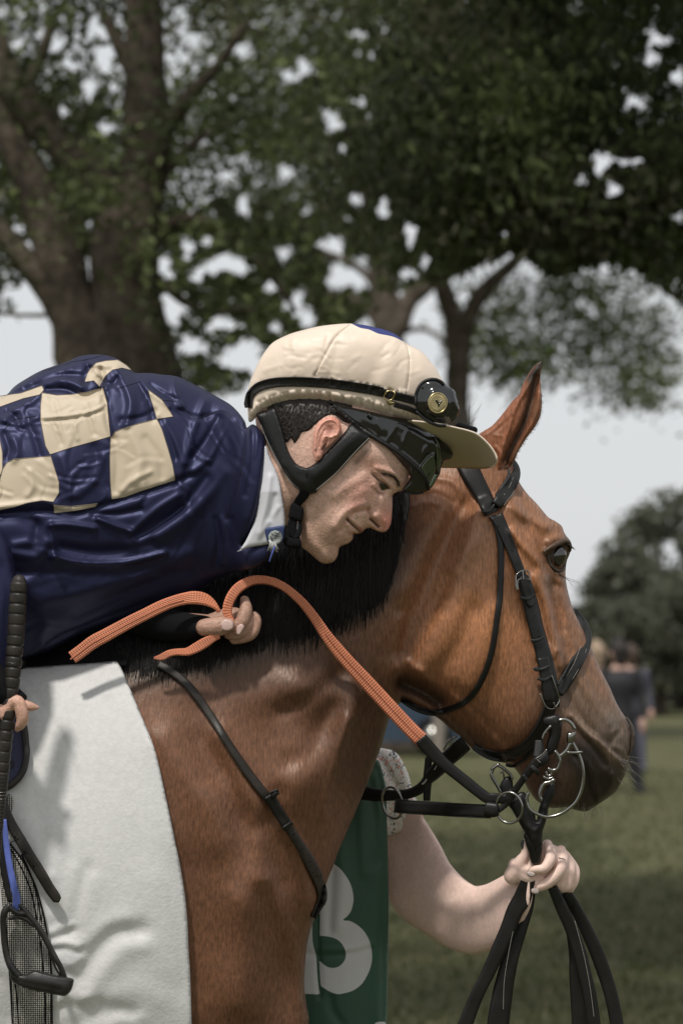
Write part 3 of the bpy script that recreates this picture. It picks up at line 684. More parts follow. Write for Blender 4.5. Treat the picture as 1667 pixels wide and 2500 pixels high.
ed = cr(z('S 1235,500 1238,700 1215,830 1150,960 1060,1080 980,1200 910,1320 870,1420'), 1.6)
for p in ed:
    q = p + RNG.normal(0, .8, 2); zz = 30
    tube(g, [(q[0] - 3, q[1] - 1, zz, .7), (q[0] + RNG.uniform(1, 5), q[1] + RNG.uniform(0, 4), zz, .25)], step=None, seg=3, caps=False)
g.build('ear_hair', mat('ear_hair', (.10, .06, .04), rough=.7), horse)
# ------------------------------------------------------------------ jockey
jockey = empty('person', at(-400, 1650, 4.45), 'jockey in navy and gold checked silks leaning over the horse and looking down', 'person')
HZ = 250      # depth of the middle of his head
# ---- face / head / neck
FO = z('B 100,560 120,420 200,260 360,170 560,130 760,150 930,240 1020,420 1060,600 1070,760 1040,880') + z('N 1128,700 1132,740 1118,790 1085,835 1040,868 1000,888 965,903 950,915 947,940 948,1000 946,1060 941,1120 936,1180 926,1225 908,1262 882,1292 850,1303 810,1299 770,1284 735,1266 712,1258 690,1260 664,1266 640,1290 620,1308 595,1318 566,1321 548,1318') + \
     z('T 1052,1312 1034,1322 1032,1370 1026,1420 1005,1460 960,1510 900,1548 840,1570 780,1592 735,1620 712,1650 700,1720 688,1790 665,1850 630,1910 580,1955 500,1985 430,1994 360,1984 280,1950 200,1885 100,1795 0,1712') + \
     z('B 370,1312 356,1290 350,1240 352,1180 340,1120 330,1080 320,1180 290,1220 220,1230 170,1220 110,1120 100,1000 110,860 120,740')
fops = [
 ('b', (882, 1205), 34, 22, -38, 9), ('r', 'N 330,900 450,820 560,760 640,720', 16, 6), ('b', (812, 1290), 36, 48, 30, 8),
 ('r', 'N 690,1060 620,1080 540,1095 480,1150 430,1215 395,1290', 5, -9), ('r', 'N 640,1010 560,1045 470,1085 410,1150 350,1240', 12, 8),
 ('r', 'T 890,985 960,1060 1020,1120 1100,1185 1170,1260', 2.9, -13), ('r', 'T 940,960 1050,1040 1150,1140 1210,1230', 4.5, 4), ('r', 'T 900,1090 960,1170 990,1260 1000,1350', 5, 5), ('r', 'T 880,1480 760,1540 690,1600', 5, -4), ('b', (803, 1354), 20, 18, 0, 5),
 ('r', 'T 820,1050 760,1150 700,1250', 4, -5), ('b', (917, 1262), 11, 12, 0, 12), ('r', 'N 690,1050 695,1100 730,1160 770,1190', 3.4, -9), ('r', 'N 715,1165 760,1200 800,1245', 3.1, -14), ('r', 'N 720,1225 760,1255 800,1278', 3, 4),
 ('r', 'N 850,930 840,1000 830,1080 860,1180', 8, 5), ('b', (940, 1278), 12, 14, 0, 5),
 ('b', (934, 1196), 17, 13, 30, -11), ('r', 'P 520,620 700,770 870,880 970,1000', 2.3, -6.5), ('r', 'P 620,560 780,700 900,800 1000,920', 3.2, 6), ('r', 'P 560,880 640,1000 700,1090', 3.4, 6), ('r', 'P 520,980 600,1100 700,1150 800,1130', 2.4, -3.5),
 ('r', 'P 640,470 800,500 1000,560 1180,660 1300,800', 7, 8), ('r', 'P 600,470 700,600', 1.6, -2), ('r', 'P 500,560 440,640', 1.5, -1.5), ('r', 'P 470,700 430,800', 1.6, -1.6), ('r', 'N 760,620 800,690 830,720', 1.8, -2),
 ('r', 'P 1010,1150 960,1050 900,1050', 3, 2), ('b', (905, 1110), 40, 28, 30, 6), ('r', 'N 40,1120 60,1300 120,1460', 14, 5), ('r', 'B 380,1190 430,1290 500,1370', 10, 4),
 ('r', 'B 230,860 250,960 280,1080', 14, 6), ('r', 'B 260,880 300,1000 330,1060', 6, -5)]
FS = Shape(FO, 3.0, lambda P: .56 - .10 * np.exp(-((P[:, 0] - 930) ** 2 + (P[:, 1] - 1290) ** 2) / 60. ** 2) - .20 / (1 + np.exp(((P[:, 1] - 1000) - (P[:, 0] - 800) * .2) / 16.)), HZ, ops=fops, edge=9, sm=1)
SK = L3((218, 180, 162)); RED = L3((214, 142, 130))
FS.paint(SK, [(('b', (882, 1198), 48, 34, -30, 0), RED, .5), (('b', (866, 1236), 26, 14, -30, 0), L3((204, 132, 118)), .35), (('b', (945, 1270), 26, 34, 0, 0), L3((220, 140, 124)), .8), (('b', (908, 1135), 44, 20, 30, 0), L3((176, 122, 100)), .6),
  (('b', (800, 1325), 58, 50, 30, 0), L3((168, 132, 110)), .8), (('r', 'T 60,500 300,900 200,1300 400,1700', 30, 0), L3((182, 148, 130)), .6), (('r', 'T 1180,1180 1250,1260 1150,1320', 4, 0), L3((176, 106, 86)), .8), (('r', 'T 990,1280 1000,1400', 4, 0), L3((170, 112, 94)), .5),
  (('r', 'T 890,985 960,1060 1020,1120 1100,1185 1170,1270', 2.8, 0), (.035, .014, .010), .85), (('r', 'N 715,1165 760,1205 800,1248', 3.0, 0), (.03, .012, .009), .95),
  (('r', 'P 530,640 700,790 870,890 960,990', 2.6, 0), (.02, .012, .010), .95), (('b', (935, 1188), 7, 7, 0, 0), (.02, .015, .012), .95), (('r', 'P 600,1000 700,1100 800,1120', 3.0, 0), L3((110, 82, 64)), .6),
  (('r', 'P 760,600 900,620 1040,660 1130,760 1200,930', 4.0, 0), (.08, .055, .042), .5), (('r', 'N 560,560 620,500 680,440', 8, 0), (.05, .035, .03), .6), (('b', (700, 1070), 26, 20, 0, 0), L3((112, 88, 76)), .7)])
fz = zfun(FS.bvh(), HZ)
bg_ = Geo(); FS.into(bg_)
# ear
EAR = z('N 110,300 118,230 150,155 205,100 270,76 330,80 375,110 402,165 408,225 385,280 345,325 300,370 255,405 222,425 212,470 190,520 155,548 130,550 112,500 100,420')
ARS = Shape(EAR, 1.6, .42, 0, edge=3, sm=1, ops=[('r', 'N 130,420 135,300 165,200 230,125 310,110 365,150 380,220 350,280', 2.4, 5), ('b', (740 + 285 / 4.3556, 1000 + 205 / 4.3556), 13, 12, 0, -9), ('r', 'N 215,330 230,280 290,300 340,270', 2, 4), ('r', 'N 205,420 235,370 250,330', 2.6, -7), ('r', 'N 170,400 190,300 230,220', 2, -3), ('b', (779, 1112), 6, 8, 0, 3)])
ez_ = np.array([fz(x, y) for x, y in ARS.P]); ARS.z = ez_ * .5 + (HZ + 112) * .5 + ARS.H + (ARS.z - ARS.H) + 6 * (1 - (ARS.P[:, 0] - 765) / 70); ARS.zb = ARS.z - ARS.H - 8
ARS.paint(L3((212, 156, 138)), [(('b', (740 + 290 / 4.3556, 1000 + 215 / 4.3556), 10, 9, 0, 0), L3((120, 66, 54)), .8), (('r', 'N 205,430 240,370', 3, 0), (.05, .02, .015), .9), (('r', 'N 130,420 135,300 165,200', 3, 0), L3((226, 170, 152)), .7), (('r', 'N 300,90 370,130 395,210', 3, 0), L3((200, 122, 104)), .6)])
ARS.into(bg_)
# torso core, arms and legs under the clothes
def skc(g, q, **kw): tube(g, q, c=SK, **kw)
skc(bg_, [(655, 1200, 215, 70), (580, 1190, 150, 60), (200, 1210, 90, 80), (-200, 1260, 110, 110), (-520, 1400, 120, 120)], step=30, seg=16)
hnd = Geo()
# far hand on the rein: thumb, index, and curled fingers
far = [[(500, 1532, 236, 22), (528, 1530, 238, 25), (550, 1526, 240, 23), (559, 1525, 240, 18)],
       [(598, 1466, 214, 12), (600, 1490, 226, 17), (592, 1515, 234, 17), (581, 1534, 236, 13), (579, 1542, 236, 9)],
       [(560, 1548, 214, 14), (582, 1545, 220, 17), (602, 1530, 220, 15), (612, 1512, 214, 12)],
       [(622, 1498, 212, 6), (629, 1508, 216, 8), (628, 1526, 216, 10), (617, 1546, 214, 13), (600, 1556, 210, 13), (572, 1562, 206, 12)],
       [(520, 1520, 190, 24), (570, 1510, 190, 28), (600, 1520, 190, 20)], [(440, 1520, 170, 26), (520, 1525, 190, 24)]]
for q in far: tube(hnd, q, step=4, seg=12, c=L3((176, 138, 116)))
# near hand round the whip
near = [[(10, 1745, 440, 18), (28, 1716, 446, 17), (44, 1714, 450, 17), (53, 1734, 452, 16.5), (56, 1756, 450, 15.5), (49, 1772, 444, 12), (42, 1781, 438, 7)],
        [(40, 1715, 424, 14), (62, 1722, 430, 13.5), (80, 1726, 430, 11), (91, 1727, 428, 6)],
        [(-40, 1740, 420, 40), (10, 1730, 424, 30)], [(-10, 1770, 430, 13), (10, 1790, 430, 13), (20, 1800, 426, 9)], [(-200, 1500, 400, 40), (-40, 1690, 420, 32)]]
for q in near: tube(hnd, q, step=4, seg=12, c=L3((206, 160, 138)))
ho = hnd.build('hand_tmp', M['skin']); remesh(ho, 2.4, 3, .4)
me = ho.data; V = np.array([v.co[:] for v in me.vertices]); Fq = [tuple(p.vertices) for p in me.polygons]; bpy.data.objects.remove(ho)
hc = np.where((V[:, :1] > at(200, 1500, 4.4)[0]), [L3((170, 134, 116))], [L3((200, 158, 138))]); bg_.add(V, Fq, uv=V[:, [0, 2]] * 10, c=hc, world=True)  # far hand darker than the near one: its shadow is in the skin colour
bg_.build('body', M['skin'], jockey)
g = Geo(); Shape(z('J 445,860 450,810 500,740 570,718 650,735 700,780 712,850 680,910 620,945 560,950 490,925'), 3, thick=3, zf=lambda x, y: 260.5 - .006 * (x - 552) ** 2 - .008 * (y - 1527) ** 2, edge=2).into(g)
Shape(z('J 770,880 800,835 850,812 900,830 912,880 880,940 840,1000 800,1032 770,1000 760,940'), 3, thick=3, zf=lambda x, y: 250, edge=2).into(g); g.build('fingernails', M['nail'], jockey)
# eye: small wet eyeball under the lid
g = Geo(); Shape(z('P 700,840 780,870 880,920 940,1000 860,1020 780,1040 730,960'), 1.8, thick=3, zf=lambda x, y: fz(x, y) - .5, edge=2).into(g); g.build('eye', M['eye'], jockey)
g = Geo()    # eyebrow + lashes of short hairs
for k in range(120):
    t = RNG.random(); c = cr(z('P 770,600 900,615 1040,665 1140,760 1200,900'), n=60)[int(t * 59)]; p = c + RNG.normal(0, 1.9, 2)
    d = np.array([4.5, 2.2 + t * 4]); zz = fz(*p) + .8
    tube(g, [(p[0], p[1], zz, .45), (p[0] + d[0], p[1] + d[1], zz + 1, .2)], step=None, seg=3, caps=False)
for k in range(26):
    p = np.array([972, 1203]) + RNG.normal(0, 3, 2); tube(g, [(p[0] - 10, p[1] + 4, HZ + 8, .8), (p[0] + RNG.uniform(0, 6), p[1] + RNG.uniform(-2, 6), HZ + 14, .3)], step=None, seg=3, caps=False)
g.build('eyebrow', M['hair'], jockey)
# short hair above and behind the ear
g = Geo(); HRO = z('B 170,500 200,640 240,700 278,716 300,690 320,720 345,690 360,660 400,650 430,622 470,585 520,560 560,570 600,600 640,600 640,500 560,470 300,440')
HRS = Shape(HRO, 4, thick=4, zf=lambda x, y: fz(x, y) - 2, edge=10); HRS.into(g)
for k in range(1900):
    p = np.array([580 + RNG.uniform(190, 560) / 2.3059, 770 + RNG.uniform(500, 715) / 2.3059])
    if not inside([p + np.array([0, 7])], HRO)[0]: continue
    L_ = RNG.uniform(5, 11); d = np.array([-2 + RNG.normal(0, 1.5), L_]); 
    tube(g, [(p[0], p[1], fz(*p) + 3.5, .65), (p[0] + d[0] * .6, p[1] + d[1] * .6, fz(p[0], p[1] + d[1] * .6) + 4, .5), (p[0] + d[0], p[1] + d[1], fz(*(p + d)) + 2.2, .3)], step=None, seg=3, caps=False)
g.build('hair', M['hair'], jockey)
# ---- undershirt
g = Geo()
Shape(z('A 1075,600 1130,590 1150,640 1185,720 1200,800 1212,900 1205,960 1170,1000 1120,1012 1060,1022 1008,1041 1030,1018 1050,985 1075,930 1090,880 1100,800 1108,700'), 4, thick=12, zf=lambda x, y: HZ + 62 - .12 * abs(y - 1200), edge=4, ops=[('r', 'A 1150,720 1130,850 1100,960', 6, 6), ('r', 'A 1170,800 1150,900', 5, -6), ('r', 'A 1100,980 1150,900 1185,850', 5, 4)]).into(g)
us = g.build('undershirt', M['white'], jockey)
g = Geo(); Shape(z('A 1128,945 1165,934 1208,930 1208,960 1200,1000 1165,1004 1140,1000'), 3, thick=4, zf=lambda x, y: HZ + 78 - .12 * abs(y - 1200), edge=3).into(g)
bz = HZ + 84 - .12 * 111
q = [p[:2] for p in ellipse_pts(672, 1311, 17, 19, 0, 1)]; Shape(q, 3, thick=3, zf=lambda x, y: bz - 3, edge=3).into(g, m=1)
for s in ('A 1150,975 1165,985 1180,965 1195,955', 'A 1155,962 1170,972 1195,975', 'A 1152,985 1160,990', 'A 1168,960 1190,962'): tube(g, [(a, b, bz + 2.5, 1.1) for a, b in z(s)], step=2, seg=6, m=2)
g.build('badge', [M['badge'], M['badge2'], M['gloss']], us)
g = Geo()   # tassel of thread and a zip pull hanging from the collar
for k in range(40): tube(g, [(666 + RNG.normal(0, 4), 1318, bz, .9), (668 + RNG.normal(0, 6), 1335 + RNG.uniform(0, 14), bz - 2, .5)], step=None, seg=3, caps=False)
tube(g, [(670, 1336, bz, 2.6), (664, 1352, bz, 2.4), (658, 1370, bz - 4, 1.6)], step=3, seg=6, m=1); g.build('collar_tassel', [M['bibwhite'], M['blue']], us)
# ---- silks
SO = z('V -620,1180 -500,1010 -300,960 -120,960 0,968') + z('A 30,372 60,340 100,312 180,268 280,234 330,212 370,203 420,201 460,206 505,222 535,245 562,270 580,280 640,280 690,287 730,290 770,300 830,330 880,356 930,384 980,414 1015,448 1042,486 1050,512 1060,505 1078,498 1105,520 1128,560 1134,620 1130,700 1122,780 1110,850 1098,900 1080,945 1055,985 1035,1010 1060,1008 1110,1000 1150,1005 1160,1030 1130,1075 1080,1108 1020,1125 960,1140 900,1170 800,1225 640,1282 560,1315 460,1350 350,1390 270,1432 200,1465 120,1490 60,1505 0,1520') + z('V -120,1640 -300,1700 -520,1760 -680,1600 -720,1400')
PAN = ['A 362,318 372,285 388,258 410,237 450,228 500,224 535,243 560,268 520,258 480,266 450,292 432,322 424,338 400,312 362,318', 'A -90,400 0,378 90,366 130,352 180,334 188,352 170,372 100,388 0,424 -90,450 -90,400', 'A 180,364 240,374 300,372 370,362 438,342 446,368 456,405 462,460 470,550 400,570 300,598 215,626 195,590 185,540 174,480 174,420 180,364',
       'A 472,556 490,530 512,520 580,498 668,475 690,520 715,600 735,670 746,736 680,756 600,782 530,808 476,816 470,740 468,640 472,556', 'A 632,352 660,372 690,395 715,430 737,465 705,470 668,475 655,430 640,385 632,352', 'A 12,690 30,662 60,646 130,640 217,633 232,680 252,745 252,790 228,828 180,822 120,832 60,850 0,863 -30,860 12,690',
       'A -100,540 -20,548 2,570 12,620 12,690 4,712 -100,715 -100,540', 'A 230,842 300,848 415,836 408,848 350,860 300,868 232,876 230,842']
def lin(p, st):
    p = np.array(p)[:, :2]; sg = np.linalg.norm(np.diff(p, axis=0), axis=1); c = np.concatenate([[0], np.cumsum(sg)]); q = np.unique(np.concatenate([c, np.arange(0, c[-1], st)])); q = q[np.concatenate([[True], np.diff(q) > .8])]
    return np.stack([np.interp(q, c, p[:, 0]), np.interp(q, c, p[:, 1])], 1)
PP = [lin(z(p), 5) for p in PAN]
sops = [
 # collar & shoulder seam, big folds as seen on the near side
 ('r', 'A 1060,505 1040,620 1010,760 985,880', 7, 7), ('r', 'A 1045,520 1030,640 995,780 970,900', 7, -7), ('r', 'A 1128,600 1100,760 1060,900', 12, 6), ('r', 'A 1075,520 1075,640 1045,800', 7, -6),
 ('r', 'A 980,470 930,560 880,660 830,700', 13, 12), ('r', 'A 930,470 880,560 820,640', 11, -10), ('r', 'A 870,400 830,500 800,600 790,660', 11, 8), ('r', 'A 740,300 750,370 770,420', 9, 8), ('r', 'A 640,330 700,370 760,395', 6, -6), ('r', 'A 760,440 840,470 900,460', 8, -6),
 ('r', 'A 950,700 880,800 780,900 660,980 560,1020', 22, 12), ('r', 'A 880,730 800,830 700,900 590,960', 16, -10), ('r', 'A 225,1060 330,1085 450,1092 570,1080 700,1045', 9, 14), ('r', 'A 215,930 222,990 235,1060', 8, 9), ('r', 'A 260,1020 400,1040 540,1030 640,1000', 15, -12),
 ('r', 'A 220,925 290,925 400,940', 9, 11), ('r', 'A 420,900 490,930 560,952', 8, 11), ('r', 'A 400,880 500,880 600,860', 9, -9), ('r', 'A 560,960 620,900 680,850 760,800', 10, 8), ('r', 'A 590,980 680,930 780,850', 10, -7),
 ('r', 'A 0,1040 80,1050 160,1060 200,1000', 13, 9), ('r', 'A 0,900 80,900 150,930', 16, -8), ('r', 'A 150,980 160,920 120,890', 12, -7), ('r', 'A 60,1010 120,1000', 12, 8), ('r', 'A 0,1120 120,1130 300,1130 500,1140 700,1110', 20, -8),
 ('r', 'A 200,1240 320,1220 480,1170 620,1130 800,1050', 22, 9), ('r', 'A 330,1310 480,1240 620,1180 800,1120', 16, -7), ('r', 'A 60,1200 30,1300 20,1420', 20, -12), ('r', 'A 120,1180 150,1250 200,1330 180,1420', 20, 8), ('r', 'A 940,900 960,1000 950,1090', 8, 5), ('r', 'A 920,900 930,1000 915,1090', 8, -5),
 ('r', 'A 200,1450 300,1400 350,1385 480,1340 640,1275 800,1220 960,1135', 5, 6), ('r', 'A 200,1430 300,1380 480,1310 640,1250', 6, -6), ('r', 'A 250,1440 280,1450 300,1420', 4, 5), ('r', 'A 130,1480 180,1440 230,1400', 6, 6),
 # upper back: bunched panels
 ('r', 'A 370,210 375,260 360,320', 9, -12), ('r', 'A 420,300 470,330 500,300', 7, -8), ('r', 'A 430,260 440,300 430,350 450,400', 7, -14), ('r', 'A 500,270 540,340 560,420 540,500', 12, 12), ('r', 'A 450,420 460,500 480,560', 7, -10), ('r', 'A 560,270 600,340 640,420 650,480', 8, -7), ('r', 'A 590,300 640,360 720,420', 8, 7),
 ('r', 'A 190,320 240,310 300,318 350,340', 9, 12), ('r', 'A 200,350 280,350 360,380 430,350', 7, -11), ('r', 'A 385,240 450,250 520,245', 7, 9), ('r', 'A 90,330 180,290 300,260', 14, 8), ('r', 'A 60,370 160,330 260,290 350,290', 8, -9), ('r', 'A 380,260 400,290 430,320', 8, -8), ('r', 'A 520,480 600,470 660,440', 8, -7),
 ('r', 'A 190,470 300,460 400,440 450,410', 3.5, 5), ('r', 'A 190,485 320,475 440,440', 4, -5), ('r', 'A 320,500 330,560', 6, 5), ('r', 'A 380,470 400,540', 6, -4), ('r', 'A 230,500 260,580', 7, -4), ('r', 'A 20,480 60,440 120,410 160,380', 10, 9), ('r', 'A 30,440 70,470 90,520', 7, -7), ('r', 'A 0,470 80,500 160,470', 9, 6),
 ('r', 'A 60,560 80,620 60,650', 10, 7), ('r', 'A 120,480 150,560 170,630', 9, -7), ('r', 'A 20,540 40,600 30,640', 8, -7), ('r', 'A 130,700 140,760 120,800', 9, 6), ('r', 'A 260,640 290,720 300,800', 13, 6), ('r', 'A 400,600 430,680 450,760', 14, -6), ('r', 'A 440,640 400,740 330,800', 12, 6),
 ('r', 'A 490,560 500,660 490,780', 10, -6), ('r', 'A 560,540 600,640 580,740', 16, 7), ('r', 'A 620,560 680,640 690,720', 12, -5), ('r', 'A 700,500 740,560 770,640 770,720', 10, 7), ('r', 'A 680,480 720,540 750,640', 8, -6), ('r', 'A 520,780 560,740 640,700', 8, 5),
 ('r', 'A 0,850 80,840 180,825 240,840', 8, 7), ('r', 'A 0,880 120,870 230,870 330,880 440,845 600,795 740,750', 9, -11), ('r', 'A 750,740 830,710 880,670', 10, -8)]
rw = np.random.default_rng(44)
for k in range(110):
    x, y = rw.uniform(-40, 640), rw.uniform(880, 1560)
    if not inside([(x, y)], np.array([p[:2] for p in SO]))[0]: continue
    if x > 440: a = rw.normal(1.15, .3)                       # round the shoulder the folds run down the sleeve
    elif y > 1210: a = rw.normal(-.35 if x > 150 else -.1, .28)
    else: a = rw.choice([rw.normal(1.3, .35), rw.normal(-.2, .4)])
    L = rw.uniform(40, 110) if y < 1210 else rw.uniform(40, 150); bend = rw.normal(0, .35); dx, dy = math.cos(a) * L, math.sin(a) * L
    sg = rw.uniform(3.5, 8) if y < 1210 else rw.uniform(5, 12)
    pts = [(x - dx / 2, y - dy / 2), (x - dy * bend * .4, y + dx * bend * .4), (x + dx / 2, y + dy / 2)]; am = rw.uniform(.8, 2.4) * (1 if y < 1210 else .6)
    sops += [('r', pts, sg, am), ('r', [(p[0] + 1.3 * sg * math.sin(a), p[1] - 1.3 * sg * math.cos(a)) for p in pts], sg * .8, -am * .9)]
sops = [(o[0], o[1], o[2] * .9, o[3] * .95) if isinstance(o[1], str) else o for o in sops]
SS = Shape(SO, 4.5, .58, lambda P: 130 + 165 / (1 + np.exp(-(P[:, 0] - 575) / 22.)), ops=sops, cons=PP, fine=(-40, 840, 700, 1660), coarse=26, edge=16, sm=0)
CN = Shape.__new__(Shape)
SS.z = np.maximum(SS.z, 130)
silk = empty('silk_jacket', (0, 0, 0), None, None); silk.location = jockey.location; bpy.data.objects.remove(silk)
g = Geo()
def pm(c):
    r = np.zeros(len(c), int)
    for p in PP: r[inside(c, p)] = 1
    return r
SS.into(g, mats=pm)
# near sleeve hanging down to the whip hand (mostly left of the frame)
SLS = Shape(z('V 40,1400 50,1460 48,1540 40,1610 30,1660 0,1690 -60,1700 -130,1660 -200,1500 -230,1300 -160,1230 -40,1260 20,1320'), 9, .6, 345, ops=[('r', 'V 30,1420 10,1500 20,1600', 8, 6), ('r', 'V 0,1380 -20,1480 -10,1600', 10, -8)]); SLS.into(g)
jk = g.build('silk_jacket', [M['navy'], M['gold']], jockey)
sz = zfun(SS.bvh(), 130)
g = Geo()
for p in PP:
    p = np.vstack([p, p[:1]]); q = [(a[0], a[1], sz(*a) + .3, .9) for a in p if a[0] > -80]
    tube(g, q, step=None, seg=5, caps=False)
for s in ('A 690,395 740,400 775,420 830,470 880,460 930,440 970,450 1000,490 1050,545', 'A 180,272 220,262 300,235 370,222 440,205', 'A 20,520 60,480 110,470 160,462', 'A 505,345 600,315', 'A 1062,520 1045,620 1010,760 970,880 950,1000 945,1080', 'A 345,1392 480,1345 640,1285 800,1225 958,1142'):
    ontube(g, s, .9, .4, zf=sz, seg=5, m=1, caps=False)
g.build('seams', [M['seam'], M['dseam']], jk)
# sleeve of the far arm behind the rein, and gloves
g = Geo(); tube(g, [(260, 1440, 40, 70), (360, 1500, 120, 58), (430, 1528, 170, 40), (500, 1530, 212, 27), (512, 1531, 222, 24)], step=8, seg=18)
g.build('black_sleeve', M['blackfab'], jockey)
g = Geo(); tube(g, [(-120, 1560, 400, 60), (-40, 1650, 418, 52), (0, 1690, 428, 42), (30, 1700, 432, 22), (46, 1702, 432, 17)], step=8, seg=18)
tube(g, [(-30, 1760, 420, 42), (0, 1740, 428, 30), (14, 1728, 436, 20), (34, 1704, 438, 14), (50, 1696, 434, 10)], step=6, seg=14); tube(g, [(40, 1690, 420, 13), (58, 1702, 424, 9)], step=4, seg=10)
g.build('glove', M['blackfab'], jockey)
g = Geo()   # breeches and boot, left of the frame
for s in (1, -1): tube(g, [(-560, 1520, 130 + 90 * s, 200), (-420, 1750, 130 + 230 * s, 150), (-230, 1990, 130 + 260 * s, 105), (-330, 2250, 130 + 280 * s, 85)], step=20, seg=16)
g.build('breeches', M['white'], jockey)
g = Geo()
for s in (1, -1): tube(g, [(-320, 2220, 130 + 280 * s, 88), (-430, 2500, 130 + 285 * s, 70), (-480, 2750, 130 + 285 * s, 58), (-440, 2830, 130 + 285 * s, 60), (-300, 2870, 130 + 290 * s, 45), (-200, 2890, 130 + 290 * s, 30)], step=20, seg=14)
g.build('boot', M['gloss'], jockey)
# ---- helmet
helm = Geo()
HOu = z('B 66,600 58,560 56,500 58,440 64,395 85,335 120,258 160,195 205,148 290,106 370,82 460,61 560,49 640,46 700,52 760,64 810,76 860,92 905,118 940,152 985,176 1025,196 1060,228 1088,262 1115,295 1150,362 1178,420 1180,500 1130,590 1060,606 1010,600 960,592 900,580 830,570 760,556 700,540 620,520 540,502 470,492 400,488 330,488 250,498 180,520 130,545 90,590')
BL = 'B 640,44 690,72 740,78 790,104 840,112 880,124 925,145 935,120 860,60 700,30'
bl = np.array(cr(z('B 642,47 690,70 740,80 790,102 840,112 880,122 932,147'), 4))
lines = ['B 630,50 560,110 520,170 470,260 430,340', 'B 940,155 955,190 964,240 962,320 955,380 945,440']
hops = [('r', l, 2.2, -5) for l in lines] + [('r', 'B 60,560 100,520 180,470 300,440 420,436 560,450 700,480 850,520 1000,560', 9, 6), ('r', 'B 60,470 100,420 160,395 300,378 450,386 600,402 750,430 880,460 1020,490', 9, -6),
  ('r', 'B 1000,170 1030,260 1040,330', 18, 4), ('r', 'B 560,170 540,260 520,350', 12, -3), ('r', 'B 800,250 760,350 700,420', 22, -3), ('r', 'B 250,200 200,300 160,380', 24, -3), ('r', 'B 880,200 850,300 800,380', 18, 3)]
for k in range(44):
    x = 430 + 520 * (k / 44) + RNG.normal(0, 4); y = 372 + (x - 430) * .155; hops.append(('r', [(580 + x / 2.3059, 770 + y / 2.3059), (580 + (x + RNG.normal(6, 6)) / 2.3059, 770 + (y - RNG.uniform(8, 30)) / 2.3059)], 2.4, RNG.choice([-6, 4])))
for k in range(90):
    t = k / 89; c = cr(z('B 66,560 110,510 200,465 330,440 470,445 620,470 760,500 900,540 1020,575'), n=90)[k]; hops.append(('r', [(c[0] - 2, c[1] - 6), (c[0] + RNG.normal(2, 3), c[1] + RNG.uniform(4, 18))], 2.4, RNG.choice([-4.5, 3.4])))
for k in range(46):
    x, y = rw.uniform(620, 1040), rw.uniform(800, 935); a = rw.normal(.3, .9); L = rw.uniform(18, 50); hops.append(('r', [(x, y), (x + math.cos(a) * L * .5 + rw.normal(0, 3), y + math.sin(a) * L * .5), (x + math.cos(a) * L, y + math.sin(a) * L + rw.normal(0, 4))], rw.uniform(3, 6.5), rw.choice([-1.6, 1.5, -.9, 1])))
HSh = Shape(HOu, 4, .70, HZ + 34, ops=hops, cons=[bl], edge=10, sm=0)
BLp = np.array(z('B 642,40 642,47 690,70 740,80 790,102 840,112 880,122 932,147 960,130 860,40'))
HSh.into(helm, mats=lambda c: inside(c, BLp).astype(int))
_hz = zfun(HSh.bvh(), HZ + 60)
for l in lines: ontube(helm, l, .55, .2, zf=_hz, seg=5, m=2, caps=False)
helmet = helm.build('helmet', [M['gold_cap'], M['blue_cap'], M['seam']], jockey)
hzf = zfun(HSh.bvh(), HZ + 60)
# black shell below the cap with a padded rim
g = Geo()
SHO = z('B 500,486 540,498 700,530 830,560 960,588 1040,625 1130,685 1190,740 1212,775 1200,805 1160,826 1146,850 1138,890 1120,925 1098,958 1072,985 1040,1000 1000,1006 960,1000 925,985 940,960 962,930 968,905 955,880 900,830 820,765 740,690 690,640 640,605 590,560 545,520')
SHS = Shape(SHO, 4, .62, lambda P: HZ + 78 - .18 * (P[:, 0] - 820) - .10 * (P[:, 1] - 1050), ops=[('r', 'B 560,515 640,590 720,655 800,705 880,755 960,815 1020,870 1060,930', 9, 6), ('r', 'B 790,590 800,660', 3, 5), ('r', 'B 890,620 850,700', 3, 4), ('r', 'B 960,640 920,740', 2.5, 4), ('r', 'B 1060,740 1040,790', 3, 4), ('r', 'B 1100,680 1120,760 1100,800', 5, 8), ('r', 'B 820,560 1000,650 1130,740', 14, 5)], edge=8)
SHS.into(g); shell = g.build('inner_shell', M['gloss'], helmet)
shz = zfun(SHS.bvh(), HZ + 60)
g = Geo(); ontube(g, 'B 545,512 600,560 660,612 720,655 800,705 880,755 960,815 1020,870 1060,925 1074,975', [5, 6, 6, 6, 6, 6, 5.5, 5], 6, zf=shz, seg=10)
ontube(g, 'B 1040,998 1000,1004 950,996', 2.5, 2, zf=shz, seg=8); ontube(g, 'B 740,560 752,575', 4, 8, zf=shz); g.build('shell_rim', M['padleather'], helmet)
g = Geo()
Shape(z('B 1030,860 1045,830 1080,790 1100,780 1108,800 1115,850 1110,890 1090,930 1080,950 1050,905'), 3, thick=5, zf=lambda x, y: shz(x, y) + 2, edge=5).into(g)
Shape(z('B 1112,700 1135,740 1148,800 1140,860 1125,900 1118,860 1116,780'), 3, thick=6, zf=lambda x, y: shz(x, y) + 4, edge=5).into(g, m=0)
Shape(z('B 1075,960 1090,920 1110,893 1120,900 1110,940 1088,972'), 2.5, thick=6, zf=lambda x, y: HZ + 60, edge=4).into(g, m=0)
g.build('lens', M['greenlens'], helmet)
